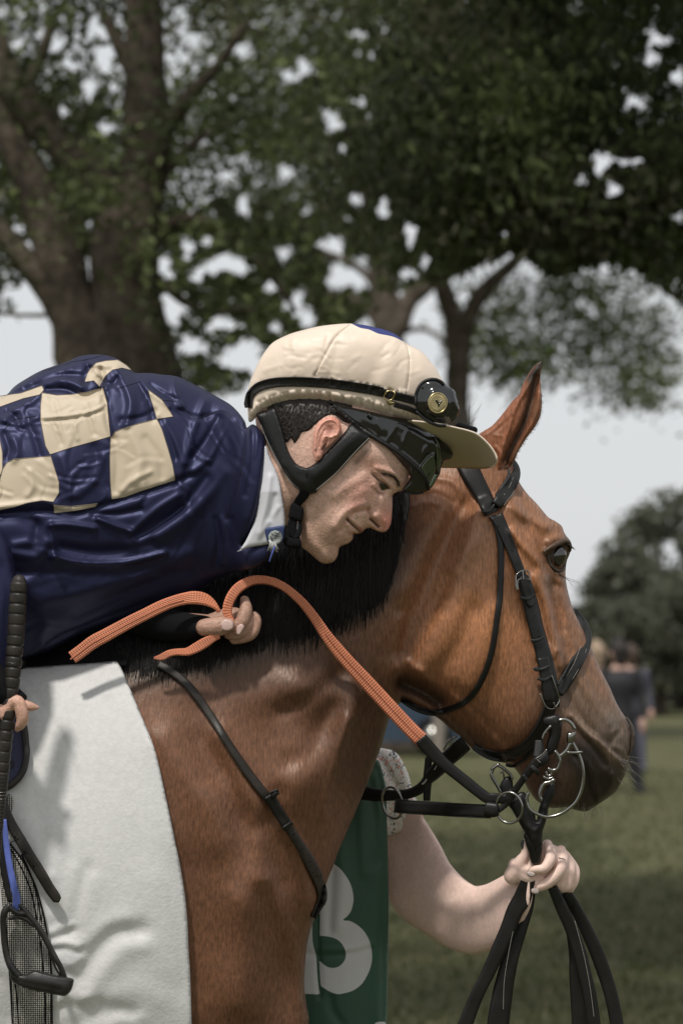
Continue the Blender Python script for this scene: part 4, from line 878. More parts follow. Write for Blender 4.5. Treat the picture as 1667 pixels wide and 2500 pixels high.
g = Geo(); ontube(g, 'B 1024,850 1045,822 1078,786 1100,778 1106,796', .9, 8, zf=shz, seg=5); ontube(g, 'B 1022,850 1035,880 1046,898', .9, 8, zf=shz, seg=5); ontube(g, 'B 1112,690 1132,735 1140,790', .8, 12, zf=shz, seg=5); ontube(g, 'B 1108,896 1094,925 1084,955', .8, 3, zf=lambda x, y: HZ + 68, seg=5); g.build('lens_edge', M['steel'], helmet)
# peak: a shallow curved plate seen from below
PKO = z('B 955,592 1000,594 1060,600 1110,606 1170,618 1230,632 1285,645 1340,664 1385,698 1425,742 1452,786 1458,815 1450,838 1425,856 1390,864 1330,864 1260,861 1200,860 1140,858 1100,850 1140,800 1170,770 1130,700 1040,640')
pkl = cr(z('B 955,592 1060,600 1170,618 1285,645 1340,664 1385,698 1425,742 1452,786 1458,815'), 6)
def pkz(x, y):
    t = np.interp(x, pkl[:, 0], pkl[:, 1]); d = max(0, y - t)
    return HZ + 118 - 2.0 * d - .0012 * d * d - .06 * (x - 1000)
g = Geo(); PKS = Shape(PKO, 5, thick=7, zf=pkz, edge=6); PKS.into(g); pk = g.build('peak', M['peak'], helmet)
g = Geo(); ontube(g, 'B 985,594 1060,601 1110,607 1170,619 1230,633 1285,646 1340,665 1385,699 1425,743 1452,787 1457,815 1448,840 1420,857', 2.3, 3.5, zf=pkz, seg=8); g.build('peak_edge', M['gold_cap'], helmet)
# goggle elastic round the cap, slider, lens pod with vent
g = Geo()
band = cr(z('B 62,520 62,480 75,440 120,405 200,383 300,377 420,380 520,388 640,404 760,424 870,448 960,470 1045,494'), 5)
strap(g, band.tolist(), [18, 20, 22] + [20] * (len(band) - 6) + [19, 18, 17], thick=4, zf=hzf, off=2, step=5); goog = g.build('goggle_strap', M['elastic'], helmet)
g = Geo(); strap(g, [(p[0], p[1] - 10) for p in band[3:-20]], 7, thick=2, zf=hzf, off=5, step=6); strap(g, z('B 880,500 950,520 1010,545 1050,560'), 13, thick=4, zf=hzf, off=3); g.build('strap_edging', M['leather'], goog) 
g = Geo(); q = z('B 840,428 872,426 884,440 872,468 850,480 826,468 824,456'); tube(g, [(a, b, hzf(a, b) + 10, 2.0) for a, b in q], step=3, seg=8, closed=True)
Shape(z('B 840,480 895,487 872,502 850,504'), 3, thick=2, zf=lambda x, y: hzf(x, y) + 6, edge=2).into(g, m=0); g.build('strap_slider', M['brass'], goog)
g = Geo(); POD = z('B 1000,470 1008,420 1030,385 1065,362 1110,358 1150,372 1190,400 1222,425 1235,470 1250,530 1240,560 1215,590 1180,612 1130,614 1080,595 1040,565 1010,540 1000,510')
pz_ = lambda x, y: HZ + 118 - .5 * max(0, x - 1060) - .1 * abs(y - 980)
PO = Shape(POD, 3.5, .42, lambda P: np.array([pz_(x, y) for x, y in P]), ops=[('r', 'B 1030,400 1080,380 1140,400 1200,450 1220,520', 3, 3), ('r', 'B 1040,420 1060,540 1130,590', 4, -4), ('r', 'B 1200,400 1225,480 1245,540', 3, 4), ('r', 'B 1160,580 1200,560 1235,550', 2.5, 3), ('p', 'B 1075,430 1125,410 1180,440 1200,500 1170,570 1110,575 1065,540 1060,470', 8, 5)], edge=5)
PO.into(g); pod = g.build('goggles', M['gloss'], helmet); poz = zfun(PO.bvh(), HZ + 118)
g = Geo(); ontube(g, 'B 1002,500 1004,440 1030,388 1068,364 1110,360 1148,376 1158,386', 4, 3, zf=poz); ontube(g, 'B 1010,545 1060,588 1120,618 1165,622', 4, 2, zf=poz); g.build('goggles_frame', M['padleather'], pod)
vc = (580 + 1125 / 2.3059, 770 + 493 / 2.3059); g = Geo(); vz = poz(*vc) + 2
Shape([p[:2] for p in ellipse_pts(*vc, 23, 25, 0, 1)], 3, thick=5, zf=lambda x, y: vz - .25 * (x - vc[0]), edge=3).into(g)
tube(g, [(p[0], p[1], vz + 4 - .25 * (p[0] - vc[0]), 2.2) for p in ellipse_pts(*vc, 22, 24, 0, 1)], step=3, closed=True, seg=8)
for rr, n in ((16, 20), (11.5, 14), (7, 8)):
    for k in range(n):
        a = 2 * math.pi * k / n; x, y = vc[0] + rr * math.cos(a), vc[1] + rr * math.sin(a) * 1.08; zz = vz + 5.2 - .25 * (x - vc[0]); tube(g, [(x, y, zz - .8, 1.1), (x, y, zz + .3, 1.1)], step=None, seg=6, m=1)
tube(g, [(vc[0] - 3, vc[1] - 6, vz + 7, 2.4), (vc[0] + 4, vc[1] + 1, vz + 6, 3.2), (vc[0] + 9, vc[1] - 5, vz + 5, 1.8)], step=2, seg=6, m=1); tube(g, [(vc[0] + 3, vc[1] + 8, vz + 6, 1.5), (vc[0] + 4, vc[1], vz + 6, 3)], step=2, seg=6, m=1)
g.build('vent', [M['brass'], M['gloss']], pod)
g = Geo(); tube(g, [(1120, 1040, HZ + 40, 9), (1145, 1048, HZ + 20, 9), (1157, 1050, HZ + 10, 8.5)], step=4, seg=12); g.build('goggle_clip', M['blackfab'], pod)
# harness: padded leather straps in a Y, chin strap with side-release buckle
hzm = maxf(fz, lambda x, y: HZ + 40)
def hstrap(poly, ops_, lift, th=12):
    return Shape(poly, 4, thick=th, zf=lambda x, y: hzm(x, y) + lift, edge=6, ops=ops_)
g = Geo()
hstrap(z('B 106,560 130,545 205,518 225,560 245,620 262,680 282,750 305,800 335,838 370,855 395,856 430,836 480,788 540,728 600,660 640,612 690,640 745,686 700,740 640,800 590,860 540,905 490,945 455,978 440,1000 400,1005 360,992 320,965 285,925 250,870 215,810 180,745 150,680 128,610'), [('r', 'B 150,580 200,720 260,840 330,930 380,950', 16, 5), ('r', 'B 440,900 520,830 600,740 680,670', 14, 6), ('r', 'B 385,870 390,960', 3, -5), ('r', 'B 140,620 190,750 250,870 320,955', 2, -3), ('r', 'B 470,960 560,880 640,790 730,700', 2, -3), ('r', 'B 210,540 250,660 290,780 350,850', 2.5, 3)] + [('r', [(740 + x / 4.3556, 1000 + y / 4.3556), (740 + (x + 60) / 4.3556, 1000 + (y - 18) / 4.3556)], 1.2, 1.4) for x, y in zip(np.linspace(110, 520, 26), np.linspace(560, 230, 26))], 3, 14).into(g)
har = g.build('harness', M['padleather'], helmet)
g = Geo()
for s in ('B 132,618 160,690 190,755 225,822 262,886 300,938 345,975', 'B 445,980 500,935 560,882 620,815 680,750 740,690'): ontube(g, s, .8, 16, zf=hzm, seg=5)
g.build('piping', M['thread'], har)
g = Geo()
strap(g, z('B 395,880 392,940 372,1010 335,1060 318,1130 308,1200 300,1250'), [26, 30, 25, 20, 22, 18, 16], thick=6, zf=hzm, off=8)
strap(g, z('B 380,960 400,930 420,900'), 30, thick=5, zf=hzm, off=12)
Shape(z('B 300,1068 312,1055 366,1082 372,1100 366,1150 350,1162 290,1140 288,1118'), 3, thick=12, zf=lambda x, y: hzm(x, y) + 8, edge=4).into(g)
strap(g, z('B 300,1150 285,1200 300,1240 330,1250 352,1215 352,1150'), 9, thick=6, zf=hzm, off=8)
Shape(z('B 262,1180 290,1200 300,1240 350,1255 358,1300 320,1310 270,1300 250,1250'), 4, thick=14, zf=lambda x, y: hzm(x, y) + 2, edge=6).into(g)
g.build('chin_strap', M['blackfab'], har)
# ------------------------------------------------------------------ saddlery
def at0(x, y, zz): return PX([(x, y, zz)])[0]
# white saddle cloth over the shoulder
CLO = z('V -700,1640 -300,1620 0,1626') + z('E 130,195 260,188 400,180 560,170 690,158 712,165 740,210 762,262 800,350 850,470 900,590 940,700 972,830 1000,960 1030,1100 1060,1250 1082,1350 1100,1450 1118,1570 1130,1680 1137,1790 1141,1900 1148,2000 1152,2100 1157,2250 1160,2400') + z('V 470,2640 300,2700 0,2740 -400,2740 -700,2720 -720,2200')
cops = [('r', 'E 130,240 200,330 260,420 330,530 400,660 450,780 500,920', 5, -3.2), ('r', 'E 150,235 225,330 290,430 360,545 430,670 480,790', 5, 2.2),
 ('r', 'E 350,850 370,950 330,1020 260,1080 280,1250 300,1400', 14, -7), ('r', 'E 180,900 170,1050 190,1200 200,1350', 14, 6), ('r', 'E 230,1180 240,1300 250,1420', 9, 5), ('r', 'E 300,1150 330,1300 320,1450', 12, 6),
 ('r', 'E 520,1420 490,1550 470,1650 440,1760 400,1800', 14, -9), ('r', 'E 460,1420 430,1560 400,1680', 14, 7), ('r', 'E 560,1500 530,1600 500,1720', 16, 6), ('r', 'E 250,1540 300,1620 350,1690 330,1750', 14, -8),
 ('r', 'E 850,1790 720,1800 630,1860 560,1950 500,2060', 17, -20), ('r', 'E 860,1870 760,1900 680,1980 600,2080 540,2180', 18, 10), ('r', 'E 760,1720 650,1750 560,1830 480,1900', 16, 9),
 ('r', 'E 310,1800 370,1770 440,1750', 6, 7), ('r', 'E 300,1840 380,1820 450,1790', 6, -8), ('r', 'E 330,1900 400,1900 470,1920 500,1900', 6, -9), ('r', 'E 320,1870 400,1860 480,1880', 5, 6), ('r', 'E 340,1960 420,1990 500,1960', 7, 6),
 ('r', 'E 420,2050 460,2100 440,2180 500,2160', 9, -8), ('r', 'E 320,2280 400,2240 500,2260 600,2230', 11, -10), ('r', 'E 330,2230 420,2190 520,2180', 9, 8), ('r', 'E 480,2340 600,2290 700,2260 800,2290', 14, -13), ('r', 'E 620,2400 720,2340 850,2310', 12, 7), ('r', 'E 700,2180 820,2150 950,2200', 22, 7),
 ('r', 'E 0,1750 30,1850 60,1960', 12, -8), ('r', 'E 20,2080 50,2150 60,2300', 12, -8), ('r', 'E 950,1500 1000,1700 1020,2000', 30, 5), ('r', 'E 560,300 650,500 760,800', 60, 4), ('r', 'E 700,250 800,600 900,1000 960,1400', 40, 4)]
cops = [(o[0], o[1], o[2] * 1.45, o[3] * .52) for o in cops]
CLS = Shape(CLO, 6, thick=9, zf=lambda x, y: max(hz(x, y), 60) + 20, ops=cops, fine=(-20, 1560, 500, 2540), coarse=22, edge=7, sm=1)
g = Geo(); CLS.into(g); clo = tag(g.build('saddle_cloth', M['felt']), 'plain white felt cloth draped over the bay shoulder of the horse', 'saddle cloth')
cz = zfun(CLS.bvh(), 200)
# saddle flap
sd = empty('saddle', at0(-60, 1900, 260), 'small navy and black racing saddle flap under the jockey\'s whip hand', 'saddle')
FL = z('M -400,300 -100,200 120,300 230,500 300,760 345,1000 372,1160 378,1260 350,1450 300,1560 250,1610 160,1680 80,1720 -100,1740 -300,1700')
g = Geo(); Shape([p[:2] for p in FL], 5, thick=12, zf=lambda x, y: cz(x, y) + 4, edge=8).into(g); g.build('flap', M['saddleblue'], sd)
g = Geo(); ontube(g, 'M 150,420 220,600 280,780 320,960 335,1120 345,1240 318,1420 262,1540 200,1610 100,1680 -60,1700', 8.5, 20, zf=cz, seg=10); ontube(g, 'M 130,1300 160,1350 160,1420 140,1440', 2, 18, zf=cz); g.build('flap_binding', M['brown_leather'], sd)
g = Geo(); strap(g, z('V -200,1600 -40,1612 80,1612 180,1612 260,1606 310,1618'), [50, 50, 50, 46, 40, 20], thick=16, zf=lambda x, y: max(hz(x, y), 60), off=8); strap(g, z('V 60,1606 140,1590 220,1570 300,1552'), 46, thick=12, zf=lambda x, y: max(hz(x, y), 60), off=6); g.build('pad', M['blackfab'], sd)
g = Geo(); Shape(z('V -700,1560 -500,1520 -200,1560 60,1600 60,1640 -200,1660 -600,1700'), 12, .9, 120).into(g); g.build('seat', M['leather'], sd)
# girth webbing
GI = z('V 20,1940 34,1960') + z('H 60,200 100,275 180,350 270,480 340,610 400,740 450,880 480,1000 510,1130 535,1260 560,1420 575,1560 590,1700 598,1850 602,2000 604,2352') + z('V 128,2700 34,2700') + z('H 160,2352 145,2100 130,1880 110,1700 90,1500 70,1300 50,1100 20,900 0,600 -30,300')
g = Geo(); Shape([p[:2] for p in GI], 4, thick=7, zf=lambda x, y: cz(x, y) + 5, edge=4).into(g); gth = tag(g.build('girth', M['web']), 'dark woven girth webbing with pale dots lying over the white cloth', 'girth')
gz = lambda x, y: cz(x, y) + 14
g = Geo()
for s in ('H 130,340 250,560 350,800 400,1000 440,1250 480,1500 500,1760 520,2000 525,2352', 'H 250,400 360,640 430,900 480,1180', 'H 180,1900 200,2100 215,2352', 'H 60,1100 120,1850 148,2352', 'H 120,280 270,480 400,740 480,1000 535,1260 590,1700 602,2352'): strap(g, z(s), 3.4 if '130,340' in s or '180,1900' in s or '250,400' in s else 4.5, thick=2.4, zf=cz, off=11.5, step=6)
g.build('woven_stripe', M['blackfab'], gth)
# stirrup: leather, blue liner and iron
st = empty('stirrup', at0(90, 2000, 290), 'black racing stirrup iron hanging on a blue lined leather over the girth', 'stirrup')
SL = z('H 0,-330 60,-260 150,110 260,270 400,490 520,680 620,830 700,940')
g = Geo(); strap(g, [p[:2] for p in z('H -40,-420 70,-90 150,90 250,260 350,430 470,620 570,790 640,890 680,955')], [24, 24, 26, 27, 27, 27, 26, 25, 20], thick=8, zf=cz, off=20, end=1)
lt = g.build('stirrup_leather', M['brown_leather'], st)
g = Geo()
for x, y in z('H 178,200 285,375 392,540'):
    g = Geo(); tube(g, [(x, y, cz(x, y) + 26, 2.6), (x, y, cz(x, y) + 29.4, 2.4)], step=None, seg=8); g.build('hole', M['blackfab'], lt)
for a in ('H 120,270 220,225', 'H 215,430 320,385'): g = Geo(); ontube(g, a, 1.0, 28.6, zf=cz, seg=5); g.build('crease', M['blackfab'], lt)
def zc_(t): return [[p[0], p[1], cz(max(p[0], 5), min(p[1], 2440)) + (p[2] - 300) * .8 + 40] + p[3:] for p in z(t)]
g = Geo(); strap(g, zc_('H 55,0,300 70,200,300 95,420,300 130,620,302 170,800,304 195,900,306 190,1000,308 160,1060,300'), [10, 14, 15, 16, 17, 18, 18, 12], thick=4, step=5); g.build('blue_liner', M['blue'], st)
g = Geo(); strap(g, zc_('H 20,0,292 30,300,292 60,600,294 95,850,298 120,950,298'), [22, 22, 20, 14, 10], thick=5, step=5); g.build('inner_leather', M['leather'], st)
g = Geo()
tube(g, zc_('H 105,1000,306,8 60,1060,306,9 40,1150,306,8 42,1300,306,7 55,1450,306,7 90,1600,308,8 150,1730,312,10 210,1800,314,11'), step=4, seg=12)
tube(g, zc_('H 100,1000,306,7 150,1045,308,7 200,1075,308,7 250,1085,308,7 290,1080,306,6'), step=4, seg=12); tube(g, zc_('H 225,990,306,5 265,1020,306,6 295,1060,306,7 330,1110,304,8 420,1210,304,8 490,1310,306,8 550,1420,308,8 600,1520,310,7.5 650,1610,312,7 700,1700,314,7 735,1790,316,7 750,1830,316,6'), step=4, seg=12)
tube(g, zc_('H 120,1140,306,5 200,1120,306,5 300,1150,304,6 380,1210,304,6'), step=4, seg=10); tube(g, zc_('H 590,1570,306,3 640,1700,308,3 690,1790,310,3'), step=4, seg=8)
Shape(z('H 120,1790 160,1745 220,1780 290,1790 350,1755 410,1735 480,1750 600,1780 700,1800 800,1820 850,1840 848,1880 835,1930 815,1975 780,2015 735,2032 640,2015 540,1995 420,1975 320,1950 240,1920 190,1895 150,1865 125,1835'), 3.5, .8, cz(90, 2410) + 58, ops=[('r', 'H 170,1760 290,1800 410,1745 600,1795 840,1850', 3, 4), ('r', 'H 200,1860 400,1900 700,1960', 5, -3)], edge=6).into(g)
g.build('stirrup_iron', mat('black_composite', (.020, .019, .018), rough=.42, noise=[(50, .4, 3)], bump=[(90, .35, .001)]), st)
# whip
g = Geo()
WP = z('V 47,1420,440,20 44,1480,440,21 40,1550,440,21 35,1610,440,20 30,1660,440,20 24,1710,440,20 18,1760,440,19 12,1820,440,18 7,1880,440,17 4,1930,440,14.5 2,1960,440,13 -1,2000,440,12 -6,2060,440,11.5 -12,2140,440,11 -40,2500,440,8 -60,2800,440,6')
wh = Geo()
def ringmod(s): 
    ph = (s / np.where(s < 470, 26., 9.)) % 1.0
    return np.where(ph < .12, .88, 1.0 + .04 * np.sin(ph * 3.14))
tube(g, WP[:10], step=2.2, seg=20, rmod=ringmod); tube(g, WP[9:], step=2.2, seg=16, rmod=lambda s: np.where((s / 8.) % 1 < .25, .9, 1.0)); wp = tag(g.build('riding_whip', M['brown_leather']), 'black riding whip with a ribbed grip held in the jockey\'s near hand', 'whip')
for y, x in ((1619, 32.5), (1935, 3.5), (1943, 3), (1951, 2.6)):
    g = Geo(); tube(g, [(x - 20 + q * 40 / 6, y - 3 + 3 * math.cos((q - 3) / 2), 440 + 20.5 * math.sqrt(max(0, 1 - ((q - 3) / 3.05) ** 2)) * (1 if y < 1700 else .72), .7) for q in range(1, 6)], step=2, seg=5); g.build('whip_band', M['steel'], wp)
# breast strap
bp_ = empty('breastplate', at0(560, 1800, 200), 'long dark leather breast strap running diagonally down the horse\'s shoulder', 'breastplate')
BPL = [p[:2] for p in z('D 168,528 225,560 300,620 380,720 450,825 510,920 570,1010 640,1105 700,1180 750,1240 790,1310 840,1385 890,1460 940,1555') + z('I 40,880 100,980 160,1090 205,1180 245,1260 270,1330 272,1400 250,1450 225,1500 205,1540')]
g = Geo(); strap(g, BPL, [20] * 6 + [22] * 10 + [23, 23, 24, 24, 22, 18, 16, 14], thick=7, zf=lambda x, y: max(hz(x, y), 0), off=4, step=6); g.build('strap', M['brown_leather'], bp_)
g = Geo(); strap(g, z('D 700,1160 730,1215 765,1270 790,1310'), 27, thick=7, zf=hz, off=11); strap(g, z('D 722,1150 735,1165'), 22, thick=7, zf=hz, off=15, step=3); g.build('tongue', M['leather'], bp_)
g = Geo(); strap(g, z('D 765,1322 812,1290'), 11, thick=7, zf=hz, off=18, step=3); g.build('keeper', M['leather'], bp_); g = Geo(); strap(g, z('D 705,1150 745,1135'), 9, thick=6, zf=hz, off=16, step=3); g.build('keeper', M['leather'], bp_)
g = Geo()
for x, y in z('D 745,1330 800,1400 850,1420 895,1500 910,1530') + z('I 55,900 120,1005 178,1110 232,1220 232,1420'):
    g = Geo(); tube(g, [(x, y, hz(x, y) + 9.5, 1.7), (x, y, hz(x, y) + 12, 1.6)], step=None, seg=6); g.build('hole', M['blackfab'], bp_)
# ---- bridle
br = empty('bridle', at0(1200, 1300, 160), 'black leather racing bridle with steel buckles on the horse\'s head', 'bridle')
hh = lambda x, y: max(hz(x, y), -30)
L_, ST = M['leather'], M['steel']
def BS(name, s, w_, off=3, th=6, m=L_, parent=None, **kw):
    g = Geo(); strap(g, [p[:2] for p in (z(s) if isinstance(s, str) else s)], w_, thick=th, zf=kw.pop('zf', hh), off=off, **kw); return g.build(name, m, parent or br)
def stitch(s, off, zf=hh, parent=None, r=.75, name='stitching'):
    g = Geo(); c = cr([p[:2] for p in z(s)], 2.2)
    for a, b in list(zip(c[:-1], c[1:]))[::2]: tube(g, [(a[0], a[1], zf(*a) + off, r), (b[0], b[1], zf(*b) + off, r)], step=None, seg=4)
    return g.build(name, M['thread'], parent or br)
BS('headpiece', 'C 440,470 462,540 490,600 525,665 560,730 590,790', [50, 50, 48, 44, 40, 38], th=8, off=4)
def wrap0(pts, z0s, off): return [[p[0], p[1], z0s[i] if i < len(z0s) else hz(p[0], p[1]) + off] for i, p in enumerate(z(pts))]
g = Geo(); strap(g, wrap0('S 780,1400 830,1450 862,1520 868,1600 840,1700 790,1790 730,1880 670,1965 620,2040', [-70, -50, -15, 20, 50], 15), [20, 22, 26, 30, 32, 32, 31, 29, 28], thick=8, roll=[50, 45, 30, 15, 5, 0, 0, 0, 0]); bb = g.build('browband', L_, br)
g = Geo(); ontube(g, 'S 790,1560 795,1600 785,1660 740,1730 680,1820 625,1890', [3, 4.5, 5, 5, 4.5, 4], 19, zf=hh, seg=10); ontube(g, 'S 430,2120 480,2130 540,2100 590,2030 625,1940 650,1925', 3.2, 16, zf=hh, seg=8); g.build('piping', M['padleather'], bb)
stitch('S 850,1660 825,1730 780,1820 720,1900', 21, parent=bb); stitch('S 925,1680 890,1780 840,1880 780,1960 730,2030', 21, parent=bb)
BS('throatlash', 'C 590,800 612,850 628,920 632,1000 630,1100 625,1200 612,1300 598,1400 580,1480 555,1555 520,1625 480,1675 440,1705 400,1723 350,1738 300,1745 240,1730 190,1702 160,1680', 15, off=3, th=8, zf=lambda x, y: max(hz(x, y), 20))
g = Geo(); ontube(g, 'C 470,1688 420,1720 370,1738 310,1748 250,1738', 1.5, 10, zf=lambda x, y: max(hz(x, y), 20), seg=6); g.build('throatlash_edge', M['padleather'], br)
BS('cheekpiece', 'C 610,800 640,860 665,920 690,980 712,1040 735,1100 752,1150', [32, 28, 25, 24, 24, 24, 24], off=9, th=6)
BS('cheek_strap', 'C 742,1110 762,1180 780,1250 798,1330 818,1400 836,1470 852,1540 862,1600 870,1660 878,1720', [32, 36, 37, 36, 36, 38, 40, 40, 40, 36], off=9, th=8)
BS('strap_tongue', 'C 740,1090 756,1150 770,1200 778,1240', [22, 24, 24, 20], off=18, th=6, end=1); BS('strap_tongue', 'C 832,1480 848,1560 858,1620 866,1690', [28, 30, 30, 28], off=18, th=7)
def buckle(pts, off, r=2.0, prong=None, zf=hh, closed=True, parent=None):
    g = Geo(); q = cr([p[:2] for p in z(pts)], 3, closed=closed); tube(g, [(a[0], a[1], zf(*a) + off, r) for a in q], step=None, seg=8, closed=closed)
    if prong: ontube(g, prong, r * .85, off + 2, zf=zf, seg=8)
    return g.build('buckle', ST, parent or br)
buckle('C 703,1100 706,1085 725,1068 750,1063 765,1075 770,1095 772,1118 765,1105 740,1104 712,1112 712,1160 704,1140', 22, 1.9, 'C 735,1066 738,1090 740,1106')
buckle('R 660,310 680,360 710,430 740,480 790,508 850,500 900,440 925,380 910,320 880,240 850,150 820,60', 27, 2.1, 'R 845,430 860,470 872,500', closed=False)
for s in ('C 722,1193 760,1198 795,1180', 'C 775,1400 810,1396 838,1380', 'C 798,1530 828,1538 865,1520', 'C 806,1580 840,1588 872,1570', 'C 790,1528 800,1540 850,1530'):
    BS('keeper', s, 8, off=24, th=5, m=M['padleather'], step=3)
g = Geo()
for x, y in z('C 686,965 708,1030 768,1165 795,1280 812,1350 620,850'):
    g = Geo(); tube(g, [(x, y, hh(x, y) + 12, 1.5), (x, y, hh(x, y) + 18.5, 1.4)], step=None, seg=6); g.build('rivet', M['padleather'], br)
def wrap(pts, z0s, off):   # first points pass round the far side of the nose / brow
    o = []
    for i, p in enumerate(z(pts)): o.append([p[0], p[1], z0s[i] if i < len(z0s) else hz(p[0], p[1]) + off])
    return o
g = Geo(); strap(g, wrap('C 988,1262 1008,1295 1026,1335 1034,1385 1022,1440 995,1500 962,1560 930,1615 905,1650', [-110, -85, -40, 0, 42], 9), [20, 24, 29, 32, 33, 32, 31, 30, 26], thick=9, roll=[60, 45, 30, 15, 5, 0, 0, 0, 0]); nb = g.build('noseband', L_, br)
g = Geo(); ontube(g, 'C 975,1485 950,1530 920,1580 905,1610', 3.6, 13, zf=lambda x, y: max(hz(x, y), 12), seg=8); g.build('piping', M['padleather'], nb)
stitch('C 1040,1440 1030,1475 1005,1530 970,1590 935,1640', 14.5, zf=lambda x, y: max(hz(x, y), 12), parent=nb); stitch('C 1012,1430 1000,1460 980,1510 945,1570', 14.5, zf=lambda x, y: max(hz(x, y), 12), parent=nb)
BS('chin_band', 'C 875,1690 850,1760 815,1830 770,1890 710,1935 650,1955 590,1950 540,1930 500,1905', [34, 30, 28, 28, 27, 26, 24, 20, 16], off=5, th=9, zf=lambda x, y: max(hz(x, y), 30))
BS('curb_strap', 'G 700,420 660,520 610,590 560,640 480,690 420,680', [10, 10, 10, 9, 8, 8], off=4, th=5, zf=lambda x, y: max(hz(x, y), 30))
# everything at the corner of the mouth: bit, rings, clips
bt = lambda s, zz, r, step=3, **kw: [(p[0], p[1], (p[2] if len(p) > 2 else zz), r) for p in z(s)]
ZB = 178
g = Geo(); tube(g, bt('G 925,500 940,530 960,565 982,610 1000,665 1010,720 1013,780 1004,850 985,910 955,965 910,1010 850,1052 790,1074 730,1080 670,1062 620,1035 590,1000 578,950 590,900', ZB, 4.4), step=3, seg=10)
g.build('bit_ring', ST, br)
g = Geo(); tube(g, bt('R 930,662 985,655 1040,672 1090,715 1125,775', ZB + 12, 4.6), step=3, seg=10); Shape(z('R 1030,830 1080,822 1142,820 1140,880 1125,940 1100,985 1060,990 1030,975 1020,920'), 3, .8, ZB + 12, edge=4).into(g)
tube(g, bt('R 1070,985 1040,1050 1000,1100 940,1150 900,1165', ZB + 10, 6), step=3, seg=10); tube(g, bt('R 1040,1102 1100,1106 1160,1106 1222,1098', ZB + 16, 3.4), step=3, seg=8); g.build('bit_link', ST, br)
g = Geo(); tube(g, bt('R 795,752 750,800 715,850 695,910', ZB + 14, 4), step=3, seg=8); tube(g, bt('R 870,1095 910,1150 928,1220 915,1290 880,1335 830,1350 780,1330', ZB + 16, 4.6), step=3, seg=8); g.build('coupling_ring', ST, br)
g = Geo(); Shape(z('R 700,640 780,600 900,590 945,660 955,760 945,860 920,960 880,1060 820,1130 760,1130 740,1040 760,940 780,860 760,760 700,720'), 4, .5, ZB + 2, edge=5, ops=[('r', 'R 830,560 900,640 920,760', 3, 3), ('r', 'R 810,640 860,700 900,690', 2, 2.5)]).into(g); g.build('bit_leather', L_, br)
# ---- leading strap held by the groom
ld = empty('lead_rein', at0(1330, 2000, 120), 'long black leather lead reins clipped to the bit and held in the groom\'s fist', 'lead rein')
g = Geo()
Shape(z('R 230,1810 330,1680 420,1640 480,1690 500,1740 510,1810 540,1880 590,1960 600,2030 620,2000 640,1880 680,1760 720,1640 780,1540 850,1480 860,1560 850,1700 800,1800 775,1860 760,1960 735,2060 700,2160 690,2230 690,2300 690,2380 620,2420 560,2420 520,2340 480,2250 430,2170 380,2080 330,1990 280,1900'), 4, .62, ZB - 30, ops=[('r', 'R 480,2100 530,2160 590,2170 640,2110', 2.4, 3.5), ('r', 'R 720,1840 700,1960 650,2090 600,2200 590,2300', 4, 5), ('r', 'R 690,1900 650,2000 610,2060', 3, -4)], edge=5).into(g)
tube(g, z('K 560,250,140,12 610,400,140,13 640,520,136,12 660,640,132,10'), step=4, seg=12); tube(g, z('K 700,250,144,9 710,400,144,10 705,520,140,10 690,640,134,9'), step=4, seg=12)
g.build('coupling_strap', L_, ld)
g = Geo(); tube(g, bt('R 745,1370 750,1410 790,1420 815,1400 820,1360', ZB + 14, 3.4), step=3, seg=8); tube(g, bt('R 715,1440 745,1456 780,1462 825,1448', ZB + 18, 3), step=3, seg=8); tube(g, bt('R 840,1482 790,1510 740,1520 705,1540 680,1590 660,1650 655,1710 670,1745', ZB + 16, 5), step=3, seg=8)
g.build('snap_hook', ST, ld)
g = Geo(); tube(g, bt('R -10,1400 30,1310 80,1285 140,1310 200,1360 250,1410 275,1460', 60, 4), step=3, seg=8); tube(g, bt('R -8,1400 10,1450 50,1520 90,1590 115,1640', 60, 4.2), step=3, seg=8); tube(g, bt('R 0,1330 40,1300 90,1270', 62, 4), step=3, seg=8)
tube(g, bt('R 120,1380 140,1360 160,1400 165,1450', 56, 2.4), step=3, seg=8); g.build('far_buckle', ST, ld)
g = Geo(); Shape(z('R 110,1550 170,1450 230,1430 280,1480 290,1570 320,1620 380,1700 330,1790 240,1800 190,1740 130,1660'), 4, .5, 52, edge=5).into(g); g.build('far_strap', L_, ld)
